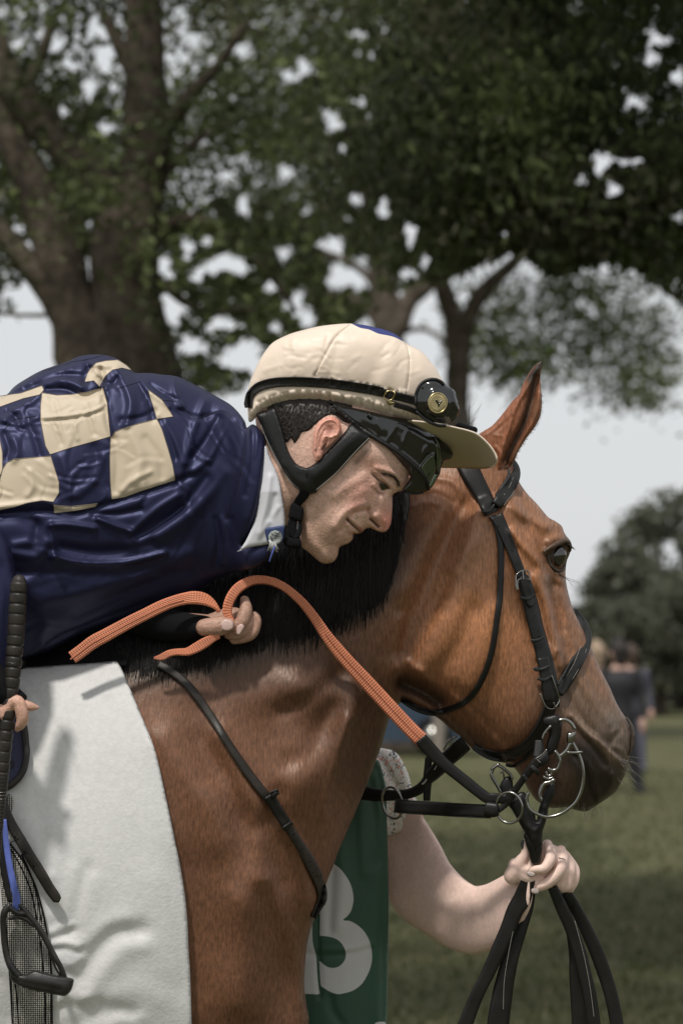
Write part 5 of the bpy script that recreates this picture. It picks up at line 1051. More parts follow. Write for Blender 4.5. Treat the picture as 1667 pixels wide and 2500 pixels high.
for s, w_ in (('F 850,930,120 815,1040,110 780,1100,104 745,1190,100 700,1290,98 655,1390,96 600,1500,96 545,1640,96 480,1800,96', [30, 44, 42, 38, 36, 33, 33, 36, 38]),
              ('F 855,960,84 835,1080,80 800,1190,80 765,1300,80 740,1400,80 720,1500,80 700,1640,80 690,1800,80', [28, 34, 38, 40, 44, 50, 54, 54]),
              ('F 955,990,100 1000,1090,98 1045,1190,96 1080,1290,96 1105,1390,96 1130,1500,96 1150,1640,96 1160,1800,96', [24, 30, 32, 33, 33, 33, 33, 33]),
              ('F 1020,1010,70 1070,1100,66 1110,1180,64 1160,1290,64 1200,1400,64 1230,1500,64 1258,1640,64 1280,1800,64', [22, 28, 32, 34, 34, 33, 33, 33]),
              ('F 1000,1020,56 1040,1180,50 1060,1300,48 1068,1400,48 1075,1500,48 1085,1640,48 1090,1800,48', [20, 26, 30, 36, 38, 40, 40])):
    q = z(s); w_ = list(w_); d = [q[-1][0] - q[-2][0], q[-1][1] - q[-2][1]]; q += [[q[-1][0] + d[0] * 1.6, q[-1][1] + d[1] * 1.6, q[-1][2]], [q[-1][0] + d[0] * 2.4, q[-1][1] + d[1] * 3.6, q[-1][2]]]; w_ += [w_[-1]] * 2
    g = Geo(); strap(g, q, w_, thick=4, step=6, roll=([0, 12, 14, 8, 4, 0, -4] + [0] * 9)[:len(q)]); g.build('strap', M['leather'], ld)
for s in ('F 770,1200 750,1300 730,1430 725,1560', 'F 1060,1150 1100,1300 1130,1450 1150,1600'):
    g = Geo(); c = cr([p[:2] for p in z(s)], 3)
    for a, b in list(zip(c[:-1], c[1:]))[::2]: tube(g, [(a[0], a[1], 104, .8), (b[0], b[1], 104, .8)], step=None, seg=4)
    g.build('stitching', M['thread'], ld)
# ---- reins (near rein in front, far rein behind the neck)
rn = empty('reins', at0(760, 1500, 240), 'orange rubber grip reins looping through the jockey\'s far hand to the bit', 'reins')
rz = lambda x, y: max(hz(x, y), 40) + 0
R1 = z('D 520,335,262 500,285,262 510,230,262 540,180,260 580,148,258 625,130,256 670,128,254 720,138,250 775,165,246 825,205,240 870,250,232 920,315,222 970,390,214 1020,455,206 1080,525,198 1140,590,192 1200,655,186 1260,720,180 1320,785,176 1380,848,172 1430,897,170')
for p in R1: p[2] = max(p[2] - 20, hz(p[0], p[1]) + 14)
g = Geo(); strap(g, R1, [21, 23, 24, 25, 24, 22, 20, 20, 20, 21, 22, 24, 27, 31, 33, 35, 36, 36, 36, 36, 36], thick=9, step=4, nx=9, roll=[0, 10, 12, 5, 0, 0, 0, 0, 0, 0, 0, 0, 0, 0, 0, 0, 0, 0, 0, 0, 0])
og = g.build('rubber_grip', M['rubber'], rn)
g = Geo(); c = cr(R1, 4.4); W1 = np.interp(np.linspace(0, 1, len(c)), np.linspace(0, 1, 21), [21, 23, 24, 25, 24, 22, 20, 20, 20, 21, 22, 24, 27, 31, 33, 35, 36, 36, 36, 36, 36])
tg = np.gradient(c, axis=0)
for p, t, w1 in zip(c, tg, W1):
    n = np.array([t[1], -t[0]]); n /= np.linalg.norm(n); q = p[:2] - n * (w1 / 2 - 1.0); d = t[:2] / np.linalg.norm(t[:2])
    tube(g, [(q[0] - d[0] * 1.0 + n[0] * 1.2, q[1] - d[1] * 1.0 + n[1] * 1.2, p[2] + 4.6, .7), (q[0] + d[0] * .8 - n[0] * 1.2, q[1] + d[1] * .8 - n[1] * 1.2, p[2] + 2.5, .7)], step=None, seg=4)
ontg = cr(R1[12:], 4); tube(g, [(p[0], p[1], p[2] + 5.0, .9) for p in ontg], step=None, seg=5)
g.build('edge_stitching', M['stitch'], og)
R2 = z('O 125,770,262 200,715,262 300,640,262 400,585,262 500,530,260 620,465,258 740,405,256 860,345,254 960,305,252 1060,278,250 1150,270,248 1230,285,246 1290,320,244 1330,360,244 1348,392,244')
g = Geo(); strap(g, R2, [32, 32, 33, 32, 31, 30, 29, 29, 28, 29, 32, 30, 22, 12, 7], thick=8, step=4, nx=9, roll=[0, 0, 0, 0, 0, 0, 0, 0, 0, 0, -10, -20, -30, -40, -50]); tube(g, [(p[0] - 3, p[1] + 3, p[2] + 4, 2.2) for p in cr(R2[:10], 5)], step=None, seg=6)
g.build('rubber_grip', M['rubber'], rn)
R3 = z('O 1350,590,246 1290,610,248 1220,650,246 1150,690,244 1080,720,242 1000,722,238 930,735,236 870,765,236 805,772,236')
g = Geo(); strap(g, R3, [12, 20, 25, 24, 20, 17, 17, 16, 5], thick=7, step=4, nx=9, roll=[-20, -10, 0, 10, 20, 20, 10, 0, 0]); g.build('rubber_grip', M['rubber'], rn)
g = Geo(); strap(g, z('Q 810,450,168 880,530,166 960,620,164 1040,700,164 1120,770,164 1220,850,166 1320,930,168 1420,1010,170 1520,1080,172') + z('R 60,1730,172 160,1740,170 230,1700,170 290,1640,174'), [32, 34, 34, 30, 29, 28, 28, 27, 27, 26, 22, 20, 19], thick=7, step=5); strap(g, z('R 40,1930,168 110,1880,168 200,1800,168 270,1700,172 340,1590,180 420,1480,188 500,1370,194 570,1290,198 640,1200,200'), [12, 14, 16, 18, 17, 17, 20, 24, 26], thick=8, step=5)
g.build('leather_rein', L_, rn)
g = Geo(); Shape(z('R 600,1200 640,1170 690,1120 740,1065 765,1080 780,1160 790,1220 740,1270 690,1300 640,1290'), 3, .7, 200, edge=4).into(g); strap(g, z('R 540,1290,206 600,1350,208 640,1400,200'), 12, thick=6, step=3); strap(g, z('R 430,1410,200 480,1490,200'), 10, thick=6, step=3)
strap(g, z('R 640,940,188 640,1060,194 620,1180,200'), [20, 24, 22], thick=8, step=4); g.build('billet', M['padleather'], rn)
g = Geo(); tube(g, bt('R 605,1185 650,1160 700,1120 745,1068', 214, 2.2), step=3, seg=8); tube(g, bt('R 610,1190 630,1215 660,1240', 213, 1.8), step=3, seg=8); g.build('buckle', ST, rn)
g = Geo(); strap(g, z('Q 60,1010,-190 150,1020,-180 240,1030,-170 330,1046,-160 430,1052,-150 540,1052,-140 640,1045,-130 720,1025,-120 800,985,-110 850,940,-104 885,890,-100 930,840,-94 1000,770,-80 1070,690,-60 1150,620,-40 1230,550,-20 1290,500,-10'), [36, 36, 35, 33, 29, 26, 25, 25, 26, 26, 26, 32, 36, 38, 40, 40, 38], thick=7, step=5); strap(g, z('Q 900,650,-96 888,760,-98 885,880,-100 880,1000,-102 878,1110,-104'), [18, 18, 22, 19, 17], thick=6, step=5)
g.build('far_rein', L_, rn)
g = Geo(); tube(g, bt('Q 1130,450 1100,480 1075,520 1060,560', -30, 3.2), step=3, seg=8); tube(g, bt('Q 1190,425 1150,445', -30, 3), step=3, seg=8); g.build('buckle', ST, rn); g = Geo(); tube(g, bt('Q 875,885 855,915 830,935', -88, 2.4), step=3, seg=8); tube(g, bt('Q 980,740 960,780', -70, 1.6), step=3, seg=6); g.build('buckle', ST, rn)
# ---- rein rings (short martingale)
mg = empty('martingale', at0(1100, 1970, 120), 'short black leather strap joining two steel rings that the reins pass through', 'martingale')
def ring_obj(cx, cy, rx, ry, zz, r, rot, gap=None):
    g = Geo(); a0, a1 = gap or (0, 360); pts = ellipse_pts(cx, cy, rx, ry, zz, r, rot, tilt=14, n=40, a0=a0, a1=a1); tube(g, pts, step=None, seg=10, closed=gap is None, caps=gap is not None); return g.build('ring', ST, mg)
ring_obj(1242, 1972, 32, 38, 186, 3.4, -8); ring_obj(958, 1960, 24.5, 39, -118, 3.4, -14)
g = Geo(); strap(g, z('Q 548,1165,-92 640,1172,-70 760,1180,-30 900,1186,20 1050,1196,70 1200,1206,110 1350,1214,140 1480,1222,160 1560,1228,170') , 33, thick=10, step=6, nx=8); strap(g, z('R -90,1870,172 20,1890,176 85,1890,180'), [33, 36, 30], thick=16, step=4); g.build('strap', L_, mg)
g = Geo(); tube(g, bt('Q 560,1098,-84 700,1110,-46 900,1125,24 1200,1142,116 1500,1155,166', 0, 1.6), step=6, seg=6); tube(g, bt('Q 560,1236,-84 700,1246,-46 900,1258,24 1200,1278,116 1500,1292,166', 0, 1.6), step=6, seg=6); g.build('strap_edge', M['padleather'], mg)
# ------------------------------------------------------------------ groom
gm = empty('person', at0(700, 4000, -420), 'groom in green numbered bib and floral blouse, gripping the lead reins beyond the horse', 'person')
GZ = -400
g = Geo()
ARM = z('Q 360,560 420,600 480,640 640,900 760,1120 860,1260') + z('F 350,660 400,740 440,810 470,870 505,915 540,950 575,975 600,985 640,978 680,960 720,938 765,912') + z('K 305,770 330,660 400,590 470,520 620,480 700,700 700,900 640,1000') + z('F 862,1040 850,1090 820,1150 780,1210 740,1250 700,1272 660,1288 620,1300 580,1306 540,1300 490,1285 440,1262 390,1230 340,1198 290,1165 240,1125 205,1075 185,1030 175,960 170,850 170,750 150,600 160,480')
def armz(P): 
    t = np.clip((P[:, 0] - 960) / 330., 0, 1); return GZ + 20 + (120 - GZ - 40) * t ** 1.1
AS = Shape([p[:2] for p in ARM], 5, .66, armz, ops=[('r', 'F 470,1040 520,1000 600,990', 14, -5), ('r', 'F 440,1090 450,1160 440,1200', 16, 4), ('r', 'F 700,1050 620,1150 560,1220', 40, 8), ('r', 'F 590,1040 580,1110', 12, 4), ('r', 'F 300,850 380,1000 440,1080', 50, 8), ('b', (1015, 2310), 70, 50, 30, -8)], edge=16)
AS.c[:] = 1; AS.into(g)
g.add(*(lambda V: (V[0], V[1]))((lambda q: (np.array([p for p in q]), [(0, 1, 2)]))([(900, 2000, GZ), (901, 2000, GZ), (900, 2001, GZ)])))
tube(g, [(700, 1500, GZ - 30, 60), (700, 1640, GZ - 30, 62), (700, 1800, GZ - 30, 110), (690, 2200, GZ - 20, 130)], step=20, seg=16)   # neck and trunk, behind the horse
tube(g, [(705, 1300, GZ - 20, 75), (710, 1400, GZ - 20, 105), (712, 1500, GZ - 20, 92), (712, 1550, GZ - 20, 50)], step=12, seg=18)
HD = Geo()
for q in ['K 700,900,92,26 560,850,96,30 430,760,98,24 360,700,96,18', 'K 800,560,84,34 950,640,80,36 1050,800,76,34 1050,950,76,28', 'K 500,880,86,26 700,820,78,30 900,800,72,30', 'K 1050,600,64,26 1150,780,62,28 1150,980,64,24',
          'K 330,860,92,24 400,760,100,23 455,640,108,17 500,560,112,13 520,470,114,10.5 520,390,114,9.5 505,345,114,8',   # thumb
          'K 850,380,108,12 880,470,114,14.5 900,570,124,14.5 860,680,134,13.5 790,760,138,12.5 700,770,136,11 620,780,130,10 590,800,126,8',   # index
          'K 1060,470,88,12 1080,580,98,14.5 1070,700,108,15 1010,820,118,14.5 900,940,122,13.5 800,1010,120,12.5 700,1050,114,11 660,1070,110,8',   # middle
          'K 1130,560,76,12 1190,680,82,13 1200,800,88,12.5 1180,920,90,12 1150,1040,88,11 1090,1080,84,8', 'K 1220,660,60,10 1275,760,66,10.5 1285,870,70,10 1260,980,70,9.5 1200,1080,66,8.5 1150,1130,62,7']:
    tube(HD, z(q), step=4, seg=14)
hb = HD.build('hand_tmp', M['pale_skin']); remesh(hb, 2.6, 3, .45)
me = hb.data; V = np.array([v.co[:] for v in me.vertices]); Fq = [tuple(p.vertices) for p in me.polygons]; bpy.data.objects.remove(hb)
g.add(V, Fq, uv=V[:, [0, 2]] * 10, world=True); g.build('body', M['pale_skin'], gm)
g = Geo()
Shape(z('K 540,810 560,800 610,806 660,820 672,850 640,880 600,886 560,872 535,845'), 2.5, thick=4, zf=lambda x, y: 137, edge=3).into(g); Shape(z('K 600,1085 630,1055 680,1052 722,1070 728,1110 710,1140 660,1145 610,1128'), 2.5, thick=4, zf=lambda x, y: 121, edge=3).into(g)
g.build('fingernails', mat('pale_nail', (.46, .38, .35), rough=.3), gm)
g = Geo(); Shape(z('K 445,340 465,312 490,318 492,370 490,430 480,470 460,450 442,400'), 2.5, thick=6, zf=lambda x, y: 118, edge=3).into(g); g.build('thumbnail', M['darknail'], gm)
g = Geo(); tube(g, z('K 1028,596,114,1.5 1070,600,116,1.5 1110,622,116,1.5 1140,655,112,1.5 1155,690,106,1.5 1150,715,102,1.5'), step=2, seg=8); tube(g, z('K 1130,712,106,1.8 1146,716,104,1.8'), step=2, seg=6); g.build('finger_ring', ST, gm)
# blouse, cap sleeve
g = Geo(); Shape(z('V 860,1800 890,1815') + z('I 690,260 715,240 760,246 805,256 840,280 870,315 900,370 925,425 945,490 960,560 975,600 995,640 1005,700 1002,760 985,810 950,850 900,878 850,895 800,910 755,925') + z('V 900,2060 800,2200 700,2200 640,2000 700,1860'), 4, .5, GZ + 62, ops=[('r', 'I 700,290 760,400 820,500 860,560', 8, -10), ('r', 'I 770,600 800,680 790,800', 8, -5), ('r', 'I 860,300 910,420 940,560', 14, 8), ('r', 'I 780,900 860,880 950,840', 3, 3), ('r', 'I 900,600 960,700', 9, 5)], edge=8).into(g); g.build('blouse', M['floral'], gm)
# bib with its number
BO = z('V 700,1990 760,1930 820,1870 870,1835') + z('I 640,340 700,330 725,400 745,480 760,560 765,700 768,850 774,1000 779,1200 781,1400 780,1600 776,1900 770,2150 764,2352') + z('V 935,2620 800,2660 640,2660 560,2400 560,2200 600,2080')
THR = cr(z('I 300,1090 330,1105 365,1130 410,1165 450,1215 480,1265 500,1320 511,1390 505,1440 490,1490 465,1525 430,1558 480,1563 525,1585 565,1615 600,1655 630,1710 648,1780 652,1850 640,1920 610,1990 570,2050 510,2095 450,2115 390,2124 330,2105 290,2080 262,2058 255,1980 250,1880 250,1868 275,1890 305,1912 345,1923 385,1918 420,1895 445,1860 453,1815 440,1770 410,1725 370,1698 320,1684 275,1678 254,1676 253,1600 253,1500 230,1400 250,1200'), 4)
ONE = cr(z('I 60,1500 195,1545 196,1600 197,1700 205,1760 220,1810 226,1850 230,1920 236,2000 244,2080 250,2122 200,2124 145,2122 60,2124 60,1800'), 4)
LOG = cr(z('I 676,2345 700,2337 730,2336 755,2342 758,2400 700,2420 670,2390'), 4)
close = lambda p: np.vstack([p, p[:1]])
bibf = lambda P: GZ + 96 - .0006 * (P[:, 0] - 820) ** 2
bz_ = lambda x, y: GZ + 150 - .0018 * (x - 800) ** 2
BS_ = Shape([p[:2] for p in BO], 5, thick=8, zf=bz_, cons=[close(THR), close(ONE), close(LOG)], ops=[('r', 'I 700,400 730,600 750,900', 7, -7), ('r', 'I 560,600 580,900 600,1200', 12, 6), ('r', 'I 640,500 680,800 690,1100', 10, -7), ('r', 'I 420,1000 430,1300 400,1600', 14, 5), ('r', 'I 350,1180 340,1400 330,1640', 8, -6), ('r', 'I 640,1770 500,1810 260,1825 150,1815', 7, -6), ('r', 'I 650,1740 500,1780 260,1790', 7, 4),
   ('r', 'I 240,1500 240,1700 245,1900 255,2150', 4, -7), ('r', 'I 700,1200 690,1500 700,1900 690,2300', 16, 6), ('r', 'I 740,1300 735,1700 740,2300', 8, -5), ('r', 'I 520,300 600,500', 9, 5), ('r', 'I 330,2150 350,2250 420,2352', 10, -6)], edge=6)
g = Geo(); BS_.into(g, mats=lambda c: (inside(c, THR) | inside(c, ONE) | inside(c, LOG)).astype(int)); g.build('bib', [M['green'], M['bibwhite']], gm)
g = Geo()
for s in (0, 1): tube(g, [(760 - 130 * s, 2500, GZ + 10 - 40 * s, 120), (750 - 130 * s, 3000, GZ + 10 - 40 * s, 80), (740 - 130 * s, 3700, GZ + 10 - 40 * s, 60), (740 - 130 * s, 3900, GZ + 10 - 40 * s, 66)], step=30, seg=14)
g.build('trousers', M['blackfab'], gm)
g = Geo(); tube(g, [(690, 1260, GZ - 30, 70), (680, 1360, GZ - 34, 108), (675, 1480, GZ - 40, 100), (670, 1600, GZ - 46, 60), (660, 1720, GZ - 60, 25)], step=12, seg=18); g.build('hair', M['hair'], gm)
# ------------------------------------------------------------------ trees
def limb(g, s, dist, wscale=1.0):
    """s: W/X/Y zoom points x,y,width(zoomed px)[,extra distance] at 'dist' metres"""
    t = s.split()[0]; k = ZT[t][2]; q = []
    for p in z(s):
        dd = dist + (p[3] if len(p) > 3 else 0); q.append(list(at(p[0], p[1], dd)) + [p[2] / k / 2 * dd / F * wscale])
    q = cr(q, .12); q[:, 3] *= 1 + .06 * np.sin(np.arange(len(q)) * .9 + q[0, 0]) + .04 * RNG.normal(0, 1, len(q)).clip(-1, 1)
    tube(g, q, step=None, seg=12, world=True)
GAPS = {}
def gaps(tok, s): 
    x0, y0, k = ZT[tok]; o = []
    for p in s.split():
        a, b, c, d = [float(v) for v in p.split(',')]; o.append((x0 + a / k, y0 + b / k, c / k, d / k))
    return o
GAP = gaps('X', '190,160,45,38 245,205,38,45 430,140,75,48 470,260,62,60 310,290,34,28 400,400,42,70 515,395,20,22 290,500,26,40 480,580,42,34 75,205,40,22 130,440,32,60 1085,225,62,40 1300,345,54,34 1370,310,42,52 1475,510,40,26 1510,560,42,34 1550,670,26,30 1050,720,66,22 1020,790,60,18 1100,930,36,70 1290,780,34,44 930,1090,36,34 850,1120,42,62 1020,1195,160,58 740,1200,50,80 890,1250,42,44 780,1380,72,92 1280,1140,52,52 1230,1290,56,42 1330,1370,64,84 1480,1100,72,52 1520,1250,74,86 1390,1430,42,74 1010,1460,94,40 1240,1480,44,40 1100,1610,150,90 870,1560,82,52 100,1340,80,80 410,1240,26,120 130,1120,36,40 170,1180,18,20 80,1030,44,24 400,1010,20,30 960,960,20,16 1210,970,22,18 1380,950,30,40 1440,1010,24,14')
GAP += gaps('Y', '130,150,56,22 160,160,30,20 130,240,22,22 190,250,22,20 140,450,44,32 30,540,42,60 70,650,22,24 180,530,22,32 235,105,18,14 1440,170,44,60 1505,180,32,40 1430,260,44,40 1540,340,40,56 1350,450,54,40 1205,720,56,80 1320,715,84,32 1120,800,42,46 1260,840,54,60 1410,820,24,24 1550,960,44,44 1430,910,24,22 1380,945,18,14 1290,950,30,18 140,880,56,42 245,920,40,66 90,970,20,18 365,1030,42,80 850,995,22,22 775,1030,32,24 920,950,20,14 40,1110,62,66 130,1210,84,100 350,1210,58,34 430,1150,30,50 1050,630,14,16 1140,915,14,12 1180,985,16,14')
GAPA = np.array(GAP)
LOWB = np.array([(-900, 700), (-300, 740), (0, 775), (60, 745), (150, 620), (220, 700), (235, 720), (380, 820), (440, 950), (520, 960), (590, 950), (640, 900), (760, 840), (860, 800), (930, 735), (1000, 690), (1060, 690), (1110, 668), (1180, 640), (1245, 600), (1290, 630), (1350, 668), (1400, 655), (1460, 630), (1540, 640), (1600, 690), (1700, 760), (2400, 820)])
def crown(name, parent, clumps, dist_fn, size, cols, droop=.0, low=True, per=60, rad=.17, seed=1, gapk=1.0):
    r = np.random.default_rng(seed); P = []; T = []
    for (cx, cy, k) in clumps:
        dd = dist_fn(r); n = int(per * k * r.uniform(.6, 1.4)); pxr = rad * F / dd * r.uniform(.6, 1.35)
        q = np.stack([cx + r.normal(0, pxr, n), cy + r.normal(0, pxr * .75, n)], 1); zz = dd + r.normal(0, rad, n)
        if low:
            keep = q[:, 1] < np.interp(q[:, 0], LOWB[:, 0], LOWB[:, 1]) + r.normal(0, 12, n); q, zz = q[keep], zz[keep]
        if gapk:
            m = np.ones(len(q), bool)
            for (gx, gy, ga, gb) in GAPA: 
                dx, dy = (q[:, 0] - gx) / (ga * gapk * 1.1), (q[:, 1] - gy) / (gb * gapk * 1.1); th = np.arctan2(dy, dx)
                m &= dx ** 2 + dy ** 2 > (1 + .38 * np.sin(3 * th + gx) + .28 * np.sin(7 * th + gy)) * r.uniform(.35, 1.05, len(q))
            q, zz = q[m], zz[m]
        if len(q) == 0: continue
        P.append(PX(np.column_stack([q, (D0 - zz) / U]))); T.append(np.tile(cols[r.integers(len(cols))], (len(q), 1)) * r.choice([.55, .8, 1.0, 1.3, 1.9], p=[.2, .25, .25, .2, .1]))
    P = np.concatenate(P); T = np.concatenate(T); n = len(P)
    T = T * r.uniform(.7, 1.3, (n, 1))
    a = r.normal(0, 1, (n, 3)); a[:, 2] -= droop; a /= np.linalg.norm(a, axis=1)[:, None]; b = np.cross(a, r.normal(0, 1, (n, 3))); b /= np.linalg.norm(b, axis=1)[:, None] + 1e-9
    s = size * r.uniform(.6, 1.3, (n, 1)); nn = np.cross(a, b)
    V = np.stack([P - a * s, P - b * s * .42 + nn * s * .1, P + a * s, P + b * s * .42 + nn * s * .1], 1).reshape(-1, 3)
    i = np.arange(n) * 4; Fc = np.concatenate([np.stack([i, i + 1, i + 2], 1), np.stack([i, i + 2, i + 3], 1)])
    me = bpy.data.meshes.new(name); me.from_pydata(V.tolist(), [], Fc.tolist()); me.materials.append(M['leaf'])
    ca = me.color_attributes.new('Col', 'FLOAT_COLOR', 'POINT'); c4 = np.ones((len(V), 4), np.float32); c4[:, :3] = np.repeat(T, 4, 0); ca.data.foreach_set('color', c4.ravel())
    return link(name, me, parent)
GR = np.array([(.070, .092, .036), (.085, .108, .040), (.050, .066, .030), (.115, .140, .056), (.078, .078, .044)])
def tree(name, xyz, label, limbs, dist, clumps=None, **kw):
    o = empty(name, xyz, label, 'tree', kw.pop('group', None))
    g = Geo()
    for s in limbs: limb(g, s, dist)
    g.build('trunk', M['bark'], o)
    if clumps is not None: crown('crown', o, clumps, **kw)
    return o
r_ = np.random.default_rng(5)
def fill(n, x0, x1, y0, y1): return [(r_.uniform(x0, x1), r_.uniform(y0, y1), 1) for _ in range(n)]
def xyz0(x, dist): p = at(x, 1600, dist); return (p[0], p[1], 0)
# great tree on the left
tree('tree', xyz0(320, 17), 'great dark tree on the left with a thick forked trunk behind the jockey\'s back', [
    'X 600,3400,520 590,2600,500 590,1900,480 590,1650,470 580,1500,390 570,1350,330 560,1200,300 565,1080,300 590,980,300 620,880,260 650,760,230 660,560,210 655,350,190 650,100,180 640,-300,150 650,-700,90',
    'X 560,1000,200 500,900,190 430,800,180 330,700,175 220,590,180 120,480,180 20,330,170 -60,150,150 -140,-150,120 -260,-500,60',
    'X 470,2600,300 420,1800,280 370,1550,260 320,1350,230 270,1150,220 210,980,190 150,820,170 80,680,150 20,560,140 -60,430,120 -180,200,90',
    'X 330,1500,150 220,1300,130 120,1180,110 40,1080,100 -60,970,90 -200,850,70', 'X 700,1080,70 780,1000,60 880,985,56 960,1020,50 1040,1100,46 1150,1170,40 1260,1290,30 1330,1400,20',
    'X 680,1230,50 760,1300,46 850,1370,40 960,1410,34 1080,1390,28 1160,1400,20', 'X 200,1420,24 100,1420,20 0,1410,16 -100,1400,14', 'X 660,700,120 760,560,90 860,420,70 980,300,50 1100,120,34', 'X 640,400,90 560,250,70 470,60,50', 'X 100,430,90 190,250,60 240,80,40', 'X 620,900,70 760,760,50 900,620,34 1060,560,20'],
    17, fill(430, -700, 900, -900, 620) + fill(90, -1700, -700, -500, 700) + fill(80, 330, 800, 560, 960) + fill(60, -500, 170, 420, 820) + fill(26, 215, 250, 330, 720), dist_fn=lambda r: r.uniform(17.4, 22.5) if r.random() < .9 else r.uniform(15.9, 16.6), size=.036, cols=GR, per=175, rad=.19, seed=3)
# middle tree
tree('tree', xyz0(975, 50), 'middle tree with several spreading limbs rising behind the jockey\'s cap', [
    'Y 310,4200,200 300,2600,190 290,1900,190 275,1650,180 265,1500,150 255,1350,130 240,1200,110 215,1080,90 190,960,70 160,800,50 120,600,40', 'Y 300,1450,110 350,1340,90 420,1270,80 500,1210,66 600,1180,56 740,1100,44 860,1040,36 980,960,26',
    'Y 240,1300,60 180,1220,44 100,1160,36 0,1120,30 -120,1060,22', 'Y 290,1600,50 200,1400,44 110,1320,36 0,1300,28 -100,1250,20', 'Y 320,1470,26 420,1450,24 500,1500,18 530,1560,12', 'Y 235,1150,60 290,1000,46 300,880,36 330,720,28'],
    50, fill(200, 560, 1500, -500, 640) + fill(60, 620, 1020, 560, 800), dist_fn=lambda r: r.uniform(50.5, 58), size=.10, cols=GR * 1.1, per=170, rad=.55, seed=8)
# slim forked tree, right of the middle
tree('tree', xyz0(1122, 56), 'slim forked tree standing just left of the horse\'s ear', [
    'Y 580,4400,130 575,3000,125 575,2000,120 572,1700,105 575,1560,110 570,1450,110 545,1380,90 515,1290,80 495,1210,74 480,1140,66 470,1000,50', 'Y 590,1470,100 630,1380,80 680,1290,72 740,1230,66 800,1180,60 860,1120,50 950,1040,40 1080,950,30', 'Y 700,1270,30 760,1330,22 820,1400,14'],
    56, [(x, y, 1) for x, y in [(1190, 720), (1230, 760), (1180, 800), (1220, 830), (1160, 840), (1210, 880), (1240, 900), (1300, 780), (1330, 720), (1370, 760), (1350, 820), (1400, 850), (1430, 780), (1460, 720), (1480, 800), (1500, 860), (1540, 780), (1560, 840), (1580, 900), (1490, 920), (1510, 955), (1600, 860), (1290, 850), (1260, 700), (1380, 700), (1300, 880), (1340, 900), (1580, 740), (1430, 880), (1250, 915), (1600, 930), (1560, 960), (1610, 800), (1520, 700), (1400, 690)]] * 2, dist_fn=lambda r: r.uniform(56, 60), size=.10, cols=GR * 1.5, per=80, rad=.38, seed=11, low=False, gapk=0)
# overhanging tree whose branches fill the upper right
tree('tree', xyz0(2150, 13), 'dense leafy tree outside the right edge with drooping boughs filling the sky', [
    'V 2150,3000,200 2150,2000,180 2120,1200,170 2050,700,150 1900,300,120 1750,-50,90 1400,-350,60', 'V 2060,720,90 1900,560,60 1780,480,40', 'V 1900,300,70 1780,240,40'],
    13, fill(430, 950, 2300, -900, 520) + fill(90, 2300, 3300, -600, 760) + fill(170, 960, 1360, 200, 620) + fill(120, 1300, 1720, 420, 650), dist_fn=lambda r: r.uniform(13.5, 18), size=.034, cols=GR, droop=1.2, per=215, rad=.19, seed=21)
# added unseen tree above the frame, put in to block sun from the canopy
sun_blocker = empty('tree', xyz0(-900, 10.5), 'added unseen tree left of the view, its high boughs blocking the sun', 'tree')
g = Geo(); limb(g, 'V -900,3400,330 -900,1800,300 -880,900,260 -700,0,200 -300,-900,150 300,-1500,90', 10.5); g.build('trunk', M['bark'], sun_blocker)
crown('crown', sun_blocker, [(x, y, 1) for x, y in zip(r_.uniform(-1500, 2600, 100), r_.uniform(-2800, -900, 100))], dist_fn=lambda r: r.uniform(9.5, 13), size=.10, cols=GR, per=80, rad=.30, seed=31, low=False, gapk=0)
# wood beyond the field
def round_tree(cx, base, dist, w, h, seed, label, cols):
    o = empty('tree', xyz0(cx, dist), label, 'tree', None); g = Geo(); b = at(cx, base, dist); b[2] = 0
    tube(g, [(*b, w * .04), (b[0], b[1], h * .3, w * .035), (b[0] + .3, b[1], h * .7, w * .02)], step=.5, seg=8, world=True); g.build('trunk', M['bark'], o)
    r = np.random.default_rng(seed); n = 5200; P = []; 
    for k in range(46):
        u = r.normal(0, 1, 3); u /= np.linalg.norm(u); rr = r.uniform(.45, .92); c = np.array([b[0] + u[0] * w * .46 * rr, b[1] + u[1] * w * .46 * rr, h * .56 + u[2] * h * .42 * rr]); m = n // 46; s = w * .10
        v = r.normal(0, 1, (m, 3)); v /= np.linalg.norm(v, axis=1)[:, None]; P.append(c + v * s * r.uniform(.5, 1.15, (m, 1)))
    P = np.concatenate(P); P = P[P[:, 2] > .3]; n = len(P); a = r.normal(0, 1, (n, 3)); a /= np.linalg.norm(a, axis=1)[:, None]; bb = np.cross(a, r.normal(0, 1, (n, 3))); bb /= np.linalg.norm(bb, axis=1)[:, None]; s = w * .024 * r.uniform(.6, 1.4, (n, 1))
    V = np.stack([P - a * s, P - bb * s * .6, P + a * s, P + bb * s * .6], 1).reshape(-1, 3); i = np.arange(n) * 4
    me = bpy.data.meshes.new('crown'); me.from_pydata(V.tolist(), [], np.concatenate([np.stack([i, i + 1, i + 2], 1), np.stack([i, i + 2, i + 3], 1)]).tolist()); me.materials.append(M['leaf'])
    T = np.repeat(np.array(cols) * r.uniform(.65, 1.4, (n, 1)), 4, 0); ca = me.color_attributes.new('Col', 'FLOAT_COLOR', 'POINT'); c4 = np.ones((len(V), 4), np.float32); c4[:, :3] = T; ca.data.foreach_set('color', c4.ravel()); link('crown', me, o)
CF = (.115, .120, .085)
for i, (cx, dist, w, h, lab) in enumerate([(1475, 80, 3.8, 3.4, 'low rounded tree at the left end of the distant wood'), (1550, 84, 4.8, 5.0, 'rounded distant tree just behind the standing people'), (1668, 88, 6.4, 7.1, 'tallest rounded tree of the distant wood at the right edge'), (1612, 78, 4.6, 3.8, 'low bushy tree in front of the tallest distant tree')]):
    round_tree(cx, 1743, dist, w, h, 50 + i, lab, CF)
g = Geo()   # wood continuing round the field, hidden behind the horse and outside the frame
